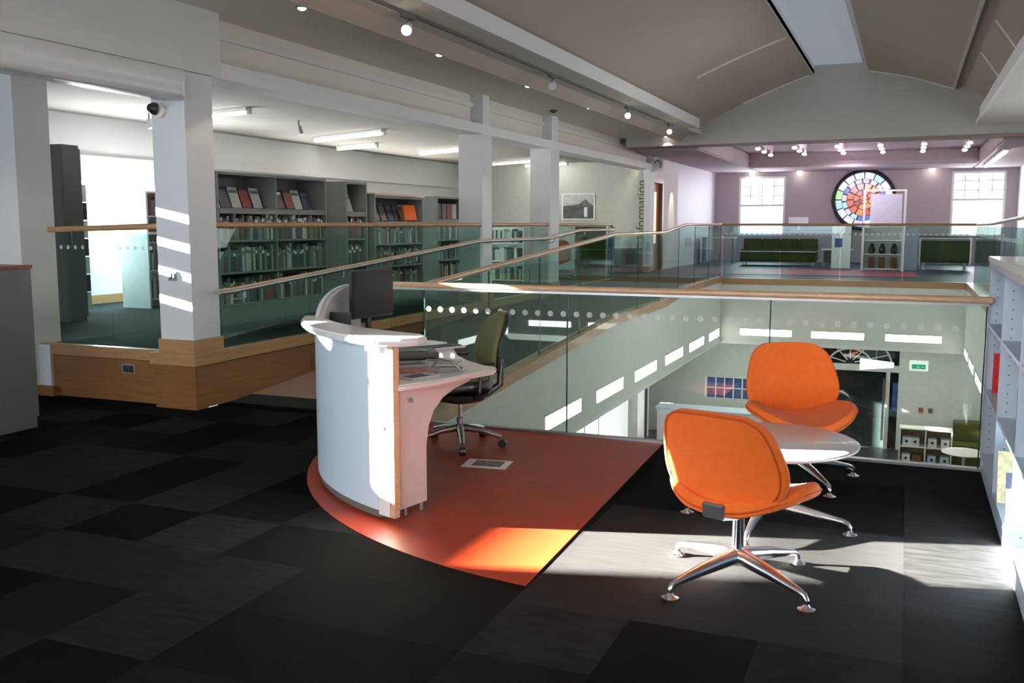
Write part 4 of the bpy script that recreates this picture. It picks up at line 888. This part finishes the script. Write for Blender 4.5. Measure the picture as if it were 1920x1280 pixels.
fo = bpy.data.objects.new('lettering', fc); C.objects.link(fo); fc.materials.append(mat('olive_lettering', (0.10, 0.10, 0.035), 0.6))
fo.location = (-5.69, 21.99, 1.20); fo.rotation_euler = (PI / 2, -PI / 2, 0)
bpy.context.view_layer.update()
fm = bpy.data.meshes.new_from_object(fo.evaluated_get(bpy.context.evaluated_depsgraph_get())); f2 = bpy.data.objects.new('lettering', fm); C.objects.link(f2)
f2.location = fo.location; f2.rotation_euler = fo.rotation_euler; bpy.data.objects.remove(fo); fo = f2; fo.name = 'lettering'
tag(fo, 'olive lettering reading information running upwards on the pale wall', 'lettering')
# door in the left wall of the far hall
d2 = struct('door_2', B(XP - 0.12, XP - 0.08, 22.0, 22.75, ZP, 2.5), mat('door_oak', (0.33, 0.12, 0.02), 0.4, noise=0.1))
B(XP - 0.10, XP + 0.01, 22.72, 22.85, ZP, 2.6).build('door_frame', wood, d2); B(XP - 0.10, XP + 0.01, 21.9, 22.72, 2.5, 2.6).build('door_frame', wood, d2)
B(XP - 0.079, XP - 0.07, 22.2, 22.45, 1.1, 2.3).build('pane', mat('amber_pane', (0.9, 0.8, 0.6), emit=0.5, ecol=(1, 0.85, 0.6)), d2)
t = thing('ceiling_sign', 'small white round hanging sign with a dark arrow above the oak door', 'sign', (XP + 0.1, 21.6, 2.9))
B(XP + 0.02, XP + 0.28, 21.6, 21.615, 2.72, 3.02).build('board', whitel, t, bevel=0.004)
MB().tube([(XP + 0.15 + 0.07 * math.cos(k * PI / 6), 21.595, 2.90 + 0.07 * math.sin(k * PI / 6)) for k in range(0, 7)], 0.012, 6).build('symbol', greyd, t)
B(XP + 0.21, XP + 0.23, 21.59, 21.599, 2.80, 2.90).build('symbol', greyd, t)
MB().tube([(XP + 0.15, 21.607, 3.02), (XP + 0.15, 21.607, 3.30)], 0.006, 6).build('hanger', steel, t)

t = thing('green_screen', 'dark green partition screen on the platform behind the end of the third balustrade', 'partition', (-6.3, 19, ZP))
B(-6.38, -5.72, 19.0, 19.04, ZP + 0.05, 1.50).build('panel', oliveS, t); MB().box(-6.40, -6.38, 18.98, 19.06, ZP + 0.001, 1.52).box(-5.72, -5.70, 18.98, 19.06, ZP + 0.001, 1.52).build('frame', steel, t)
t = thing('blue_banner', 'blue and pale panel stand in front of the lettered wall', 'panel stand', (-6.2, 20.5, ZP))
B(-6.45, -5.98, 20.5, 20.53, 0.62, 1.30).build('panel', mat('banner_blue', (0.06, 0.12, 0.30), 0.4, noise=0.6, nscale=6), t); B(-6.25, -6.15, 20.48, 20.55, ZP + 0.001, 0.619).build('foot', steel, t)
t = thing('yellow_post', 'narrow yellow upright panel beside the blue panel stand', 'post', (-6.42, 20, ZP))
B(-6.52, -6.42, 20.0, 20.06, ZP + 0.001, 1.15).build('panel', mat('yellow_paint', (0.5, 0.35, 0.06), 0.5), t); B(-6.54, -6.40, 19.98, 20.08, 1.151, 1.17).build('cap', steel, t)
t = thing('low_cabinet', 'low grey cabinet with a pale top under the lettering', 'cabinet', (-6, 21.5, ZP))
B(-6.45, -5.72, 21.45, 21.9, ZP + 0.001, 1.0).build('body', greyd, t); B(-6.47, -5.70, 21.43, 21.92, 1.001, 1.03).build('top', whitel, t); B(-6.35, -6.08, 21.44, 21.449, 0.55, 0.95).build('door', greym, t); B(-6.05, -5.78, 21.44, 21.449, 0.55, 0.95).build('door', greym, t)
# ------------------------------------------------------------------ far hall furniture
def sofa(label, x0, x1, y, z, h, backview):
    t = thing('sofa', label, 'sofa', ((x0 + x1) / 2, y, z))
    B(x0, x1, y, y + 0.7, z + 0.10, z + 0.36).build('base', oliveS, t, bevel=0.02)
    if backview: B(x0, x1, y - 0.02, y + 0.12, z + 0.12, z + h).build('backrest', oliveS, t, bevel=0.02)
    else:
        n = 4; w_ = (x1 - x0) / n
        for i in range(n):
            B(x0 + w_ * i + 0.008, x0 + w_ * (i + 1) - 0.008, y + 0.02, y + 0.5, z + 0.361, z + 0.43).build('seat_cushion', oliveS, t, bevel=0.015)
            B(x0 + w_ * i + 0.008, x0 + w_ * (i + 1) - 0.008, y + 0.51, y + 0.68, z + 0.361, z + h).build('back_cushion', oliveS, t, bevel=0.02)
    for x in (x0 + 0.06, x1 - 0.1):
        for yy_ in (y + 0.04, y + 0.6): B(x, x + 0.04, yy_, yy_ + 0.04, ZP, z + 0.099).build('leg', steel, t)
    return t
s1 = sofa('long dark green sofa behind the far glass, left of the stained glass', -4.15, -2.20, 26.2, ZP, 0.70, False)
B(-4.15, -2.20, 26.15, 26.18, ZP + 0.36, ZP + 0.385).build('piping', whitel, s1)
s2 = sofa('dark green sofa back with pale frame behind the far glass, right of white board', 0.29, 1.35, 25.0, ZP + 0.08, 0.62, True)
MB().box(0.25, 0.29, 24.95, 25.0, ZP + 0.1, ZP + 0.74).box(1.35, 1.39, 24.95, 25.0, ZP + 0.1, ZP + 0.74).box(0.25, 1.39, 24.95, 25.0, ZP + 0.741, ZP + 0.77).build('frame', whitel, s2)
o = B(-3.6, 0.2, 21.3, 23.9, ZP, ZP + 0.008).build('rug', rugM); tag(o, 'magenta carpet area on the floor beyond the far glass', 'rug')
t = thing('display_board', 'white display board on a tall pale frame standing in front of the stained glass', 'board', (-0.5, 24, ZP))
B(-0.84, -0.16, 23.98, 24.0, 1.56, 2.24).build('panel', mat('board_white', (0.62, 0.64, 0.80), 0.5), t)
for x in (-1.0, -0.12): B(x, x + 0.05, 23.96, 24.02, ZP + 0.001, 2.34).build('post', whitel, t)
B(-0.95, -0.12, 23.97, 24.01, 2.30, 2.34).build('top_rail', whitel, t)
t = thing('display_cabinet', 'white cabinet with bright upper shelves and dark brown lower items under the white board', 'cabinet', (-0.5, 24.3, ZP))
MB().box(-0.98, -0.1, 24.3, 24.32, ZP + 0.05, 1.5).build('back_panel', whitel, t)
for x in (-0.98, -0.13): B(x, x + 0.03, 24.05, 24.299, ZP + 0.001, 1.5).build('side_panel', whitel, t)
for z in (0.52, 0.86, 1.18, 1.48): B(-0.949, -0.131, 24.05, 24.299, z - 0.02, z).build('shelf', whitel, t)
for i, x in enumerate((-0.85, -0.62, -0.36)): 
    q = B(x, x + 0.14, 24.1, 24.25, 0.521, 0.78).build('storage_jar', mat('brown_jar_%s' % 'abc'[i], (0.12, 0.035, 0.01), 0.4)); tag(q, 'dark brown container on the bottom shelf of the white cabinet, ' + ('left', 'middle', 'right')[i], 'container', 'brown containers in the cabinet')
    q = MB().lathe([(0.06, 0), (0.08, 0.08), (0.05, 0.2), (0.03, 0.24)], (x + 0.07, 24.17, 0.861), 12).build('vase', darkv, smooth=True); tag(q, 'dark vase on the middle shelf of the white cabinet, ' + ('left', 'middle', 'right')[i], 'vase', 'dark vases in the cabinet')
t = thing('low_table', 'low grey side table between the long green sofa and the white cabinet', 'table', (-1.6, 26, ZP))
B(-2.05, -1.30, 26.0, 26.5, ZP + 0.42, ZP + 0.45).build('table_top', whitel, t); B(-2.0, -1.35, 26.1, 26.4, ZP + 0.1, ZP + 0.419).build('base', greym, t)
for x in (-2.0, -1.38): B(x, x + 0.03, 26.05, 26.08, ZP, ZP + 0.099).build('leg', steel, t)
t = thing('leaflet_rack', 'pale leaflet rack with blue leaflets beside the low side table', 'rack', (-1.5, 25.2, ZP))
B(-1.75, -1.30, 25.2, 25.22, ZP + 0.001, 1.50).build('panel', whitel, t); B(-1.68, -1.50, 25.185, 25.199, 0.98, 1.20).build('leaflet', bluegl, t); B(-1.75, -1.30, 25.17, 25.199, 1.42, 1.5).build('header', whitel, t)
t = thing('partition_screen', 'pale blue-white partition panel standing right of the white board', 'partition', (0.05, 24.5, ZP))
B(-0.08, 0.22, 24.6, 24.64, ZP + 0.001, 1.46).build('panel', mat('partition_blue', (0.5, 0.56, 0.72), 0.5), t); MB().box(-0.10, -0.08, 24.58, 24.66, ZP + 0.001, 1.48).build('frame', whitel, t)
t = thing('desk_cluster', 'light office desk with a screen at the left end of the far hall', 'desk', (-5.0, 27, ZP))
B(-5.35, -4.45, 27.0, 27.6, ZP + 0.70, ZP + 0.73).build('table_top', whitel, t)
for x in (-5.33, -4.5): B(x, x + 0.03, 27.02, 27.58, ZP, ZP + 0.699).build('leg_panel', mat('blue_grey_panel', (0.16, 0.2, 0.3), 0.5), t)
t = thing('monitor', 'small pale monitor on a shelf below the far wall left of the stained glass', 'monitor', (-2.9, 29.1, 1.5))
B(-3.25, -2.70, 29.2, 29.24, 1.52, 1.75).build('screen', whitel, t); MB().tube([(-2.97, 29.22, 1.40), (-2.97, 29.22, 1.52)], 0.02, 8).build('stand', whitel, t); B(-3.1, -2.85, 29.15, 29.3, 1.385, 1.40).build('base', whitel, t)
t = thing('window_ledge', 'long grey cupboard ledge under the far wall', 'cabinet', (-3, 29.2, ZP))
B(-3.35, -1.5, 28.95, 29.48, ZP + 0.001, 1.36).build('body', mat('ledge_grey', (0.34, 0.31, 0.34), 0.6), t); B(-3.37, -1.48, 28.93, 29.49, 1.361, 1.384).build('top', greym, t)
t = thing('window_ledge', 'grey cupboard ledge under the far wall beside the right window', 'cabinet', (1, 29.2, ZP))
B(0.3, 2.2, 28.95, 29.48, ZP + 0.001, 1.20).build('body', mat('ledge_grey_dark', (0.2, 0.19, 0.22), 0.6), t); B(0.28, 2.22, 28.93, 29.49, 1.201, 1.224).build('top', greym, t)
# stained glass roundel
sg = thing('stained_glass_roundel', 'round stained glass panel, orange centre and blue rim, in a black ring on far wall', 'stained glass', (-1.22, YF - 0.1, 2.24))
cz = 2.24; cxx = -1.22; yy = YF - 0.12
MB().tube([(cxx + 0.82 * math.cos(k * PI / 24), yy, cz + 0.82 * math.sin(k * PI / 24)) for k in range(48)], 0.05, 8, closed=True).build('ring_frame', blackp, sg, smooth=True)
MB().disc((cxx, yy + 0.07, cz), (0, -1, 0), 0.80, 0.03, 48).build('backing', blackp, sg)
MB().box(cxx - 0.22, cxx + 0.22, yy - 0.06, yy + 0.1, cz + 0.84, cz + 0.96).build('mount', blackp, sg)
def gm(n_, c, e): return mat('stained_' + n_, c, 0.2, emit=e * 0.6, ecol=c, noise=0.2, nscale=12)  # emission stands in for light coming through the panes
outer = [gm('white', (0.85, 0.88, 0.95), 1.0), gm('pale_blue', (0.35, 0.62, 0.95), 0.9), gm('blue', (0.06, 0.16, 0.75), 0.7), gm('lilac', (0.6, 0.5, 0.9), 0.9), gm('green', (0.4, 0.8, 0.3), 0.8)]
inner_ = [gm('orange', (0.75, 0.075, 0.005), 0.8), gm('red', (0.6, 0.025, 0.006), 0.7), gm('deep_red', (0.3, 0.01, 0.01), 0.7), gm('amber', (0.8, 0.24, 0.04), 0.7)]
def sector(r0, r1, a0, a1, m):
    n = 5; P0 = [(cxx + r0 * math.cos(a0 + (a1 - a0) * i / n), yy + 0.038, cz + r0 * math.sin(a0 + (a1 - a0) * i / n)) for i in range(n + 1)]
    P1 = [(cxx + r1 * math.cos(a0 + (a1 - a0) * i / n), yy + 0.038, cz + r1 * math.sin(a0 + (a1 - a0) * i / n)) for i in range(n + 1)]
    MB().extr(P0 + P1[::-1], (0, -0.012, 0)).build('pane', m, sg)
rs = random.Random(3)
for k in range(16):
    a = 2 * PI * k / 16; sector(0.60, 0.765, a + 0.025, a + 2 * PI / 16 - 0.025, outer[[0, 0, 1, 0, 1, 3, 0, 4, 1, 0, 0, 3, 0, 1, 0, 1][k]])
for k in range(16):
    a = 2 * PI * k / 16 + 0.1; sector(0.47, 0.585, a + 0.04, a + 2 * PI / 16 - 0.04, outer[rs.choice([1, 2, 2, 2, 3])])
for k in range(12):
    a = 2 * PI * k / 12; sector(0.29, 0.455, a + 0.05, a + 2 * PI / 12 - 0.05, inner_[rs.choice([0, 0, 1, 1, 3])])
for k in range(8):
    a = 2 * PI * k / 8 + 0.2; sector(0.14, 0.27, a + 0.07, a + 2 * PI / 8 - 0.07, inner_[rs.choice([0, 1, 2, 3])])
for k in range(4): a = PI / 2 * k; sector(0.02, 0.12, a + 0.15, a + PI / 2 - 0.15, inner_[k])

# ------------------------------------------------------------------ lower hall things
t = thing('exit_sign', 'green and white exit sign with a running figure on the lower wall', 'sign', (0.3, 21.99, -1.4))
B(0.15, 0.52, 21.97, 21.999, -1.55, -1.33).build('board', mat('sign_white', (0.8, 0.9, 0.85), 0.4, emit=0.3), t)
B(0.20, 0.47, 21.962, 21.969, -1.51, -1.41).build('green_panel', signg, t)
MB().tube([(0.30, 21.958, -1.43), (0.33, 21.958, -1.465), (0.30, 21.958, -1.50)], 0.008, 6).tube([(0.33, 21.958, -1.465), (0.37, 21.958, -1.50)], 0.008, 6).build('running_figure', paperM, t)
MB().extr([(0.40, 21.957, -1.45), (0.45, 21.957, -1.465), (0.40, 21.957, -1.48)], (0, 0.002, 0)).build('arrow', paperM, t)
for x, m_, nm in ((0.37, redm, 'small red square fitting'), (0.56, greyd, 'small dark grey square fitting')):
    t = thing('wall_call_point', nm + ' on the lower wall above the cube shelves', 'wall fitting', (x, 21.99, -2.37)); B(x, x + 0.09, 21.965, 21.999, -2.43, -2.34).build('box', m_, t, bevel=0.003); B(x + 0.02, x + 0.07, 21.960, 21.9645, -2.41, -2.36).build('front_plate', greym, t)
cs = thing('cube_shelves', 'low cream cube shelving with boxes against the lower wall', 'shelves', (0.5, 21, ZL))
for x in (0.02, 0.50, 0.98): B(x, x + 0.025, 20.7, 21.05, ZL + 0.002, -2.55).build('upright', cream, cs)
for z in (-3.28, -2.93, -2.565): MB().box(0.046, 0.499, 20.7, 21.05, z - 0.012, z + 0.012).box(0.526, 0.979, 20.7, 21.05, z - 0.012, z + 0.012).build('shelf', cream, cs)
B(0.02, 1.005, 21.051, 21.07, ZL + 0.002, -2.55).build('back_panel', mat('wood_back', (0.28, 0.22, 0.14), 0.6, noise=0.2), cs)
for i, (x, z, c, w_) in enumerate(((0.08, -3.267, whitel, 'bottom left'), (0.28, -3.267, wood, 'bottom left, brown'), (0.56, -3.267, shelfw, 'bottom right'), (0.80, -3.267, shelfw, 'bottom right corner'), (0.08, -2.917, whitel, 'upper left'), (0.24, -2.917, deskt, 'upper left, wide'), (0.56, -2.917, whitel, 'upper right'), (0.80, -2.917, whitel, 'upper right corner'))):
    q = thing('storage_box', 'small box in the %s cube of the lower shelves' % w_, 'box', (x, 20.75, z), 'boxes in the cube shelves')
    B(x, x + 0.16, 20.74, 20.95, z, z + 0.17).build('body', c, q, bevel=0.003); MB().disc((x + 0.08, 20.739, z + 0.09), (0, -1, 0), 0.03, 0.002, 10).build('label_disc', navy, q)
t = thing('sofa', 'olive green bench sofa against the lower wall right of the cube shelves', 'sofa', (1.6, 21, ZL))
lo = mat('lower_olive', (0.08, 0.08, 0.012), 0.9)
B(1.05, 2.2, 21.0, 21.7, ZL + 0.001, ZL + 0.40).build('seat', lo, t, bevel=0.02); B(1.05, 2.2, 21.5, 21.9, ZL + 0.401, ZL + 0.78).build('backrest', lo, t, bevel=0.02)
t = thing('round_table', 'small cream round table in front of the olive bench on the lower floor', 'table', (0, 0, 0))
MB().lathe([(0.0, 0.42), (0.40, 0.42), (0.41, 0.43), (0.40, 0.44), (0.0, 0.44)], (0, 0, 0), 32).build('table_top', cream, t, smooth=True)
MB().lathe([(0.2, 0.001), (0.2, 0.015), (0.03, 0.03), (0.025, 0.418)], (0, 0, 0), 20).build('pedestal', steel, t, smooth=True)
t.location = (1.20, 20.3, ZL)
t = thing('pendant_lamp', 'pale blue-white tapered lamp shade in front of the arched fanlight', 'lamp', (-0.55, 21.2, -1.3))
MB().extr([(-0.82, 21.3, -1.50), (-0.82, 21.3, -1.26), (-0.15, 21.3, -1.32), (-0.15, 21.3, -1.42)], (0, 0.12, 0)).build('shade', mat('lamp_shade_white', (0.8, 0.9, 1), emit=0.6, ecol=(0.8, 0.92, 1)), t, bevel=0.01)
MB().tube([(-0.5, 21.36, -1.28), (-0.5, 21.36, -0.845)], 0.008, 6).build('cord', steel, t)
# counter and shelves on lower floor left of centre
t = thing('lower_counter', 'long white counter on the lower floor below the small blue window', 'counter', (-3.6, 20.5, ZL))
B(-4.9, -2.6, 20.3, 20.8, ZL + 0.001, ZL + 0.85).build('body', whitel, t); B(-4.95, -2.55, 20.25, 20.85, ZL + 0.851, ZL + 0.89).build('counter_top', mat('counter_blue', (0.5, 0.6, 0.66), 0.5), t)
t = thing('stair_post', 'slim black post with a bracket beside the white lower column', 'post', (-4.9, 19.2, ZL))
MB().tube([(-5.05, 19.9, ZL), (-5.05, 19.9, -1.15)], 0.03, 8).build('pole', blackp, t); MB().tube([(-5.05, 19.9, -1.3), (-5.25, 19.9, -1.25)], 0.03, 8).build('bracket', blackp, t)
print('books', nb)

for o in bpy.data.objects:
    if 'label' in o and not 4 <= len(o['label'].split()) <= 16: print('LONG', len(o['label'].split()), o.name, o['label'])
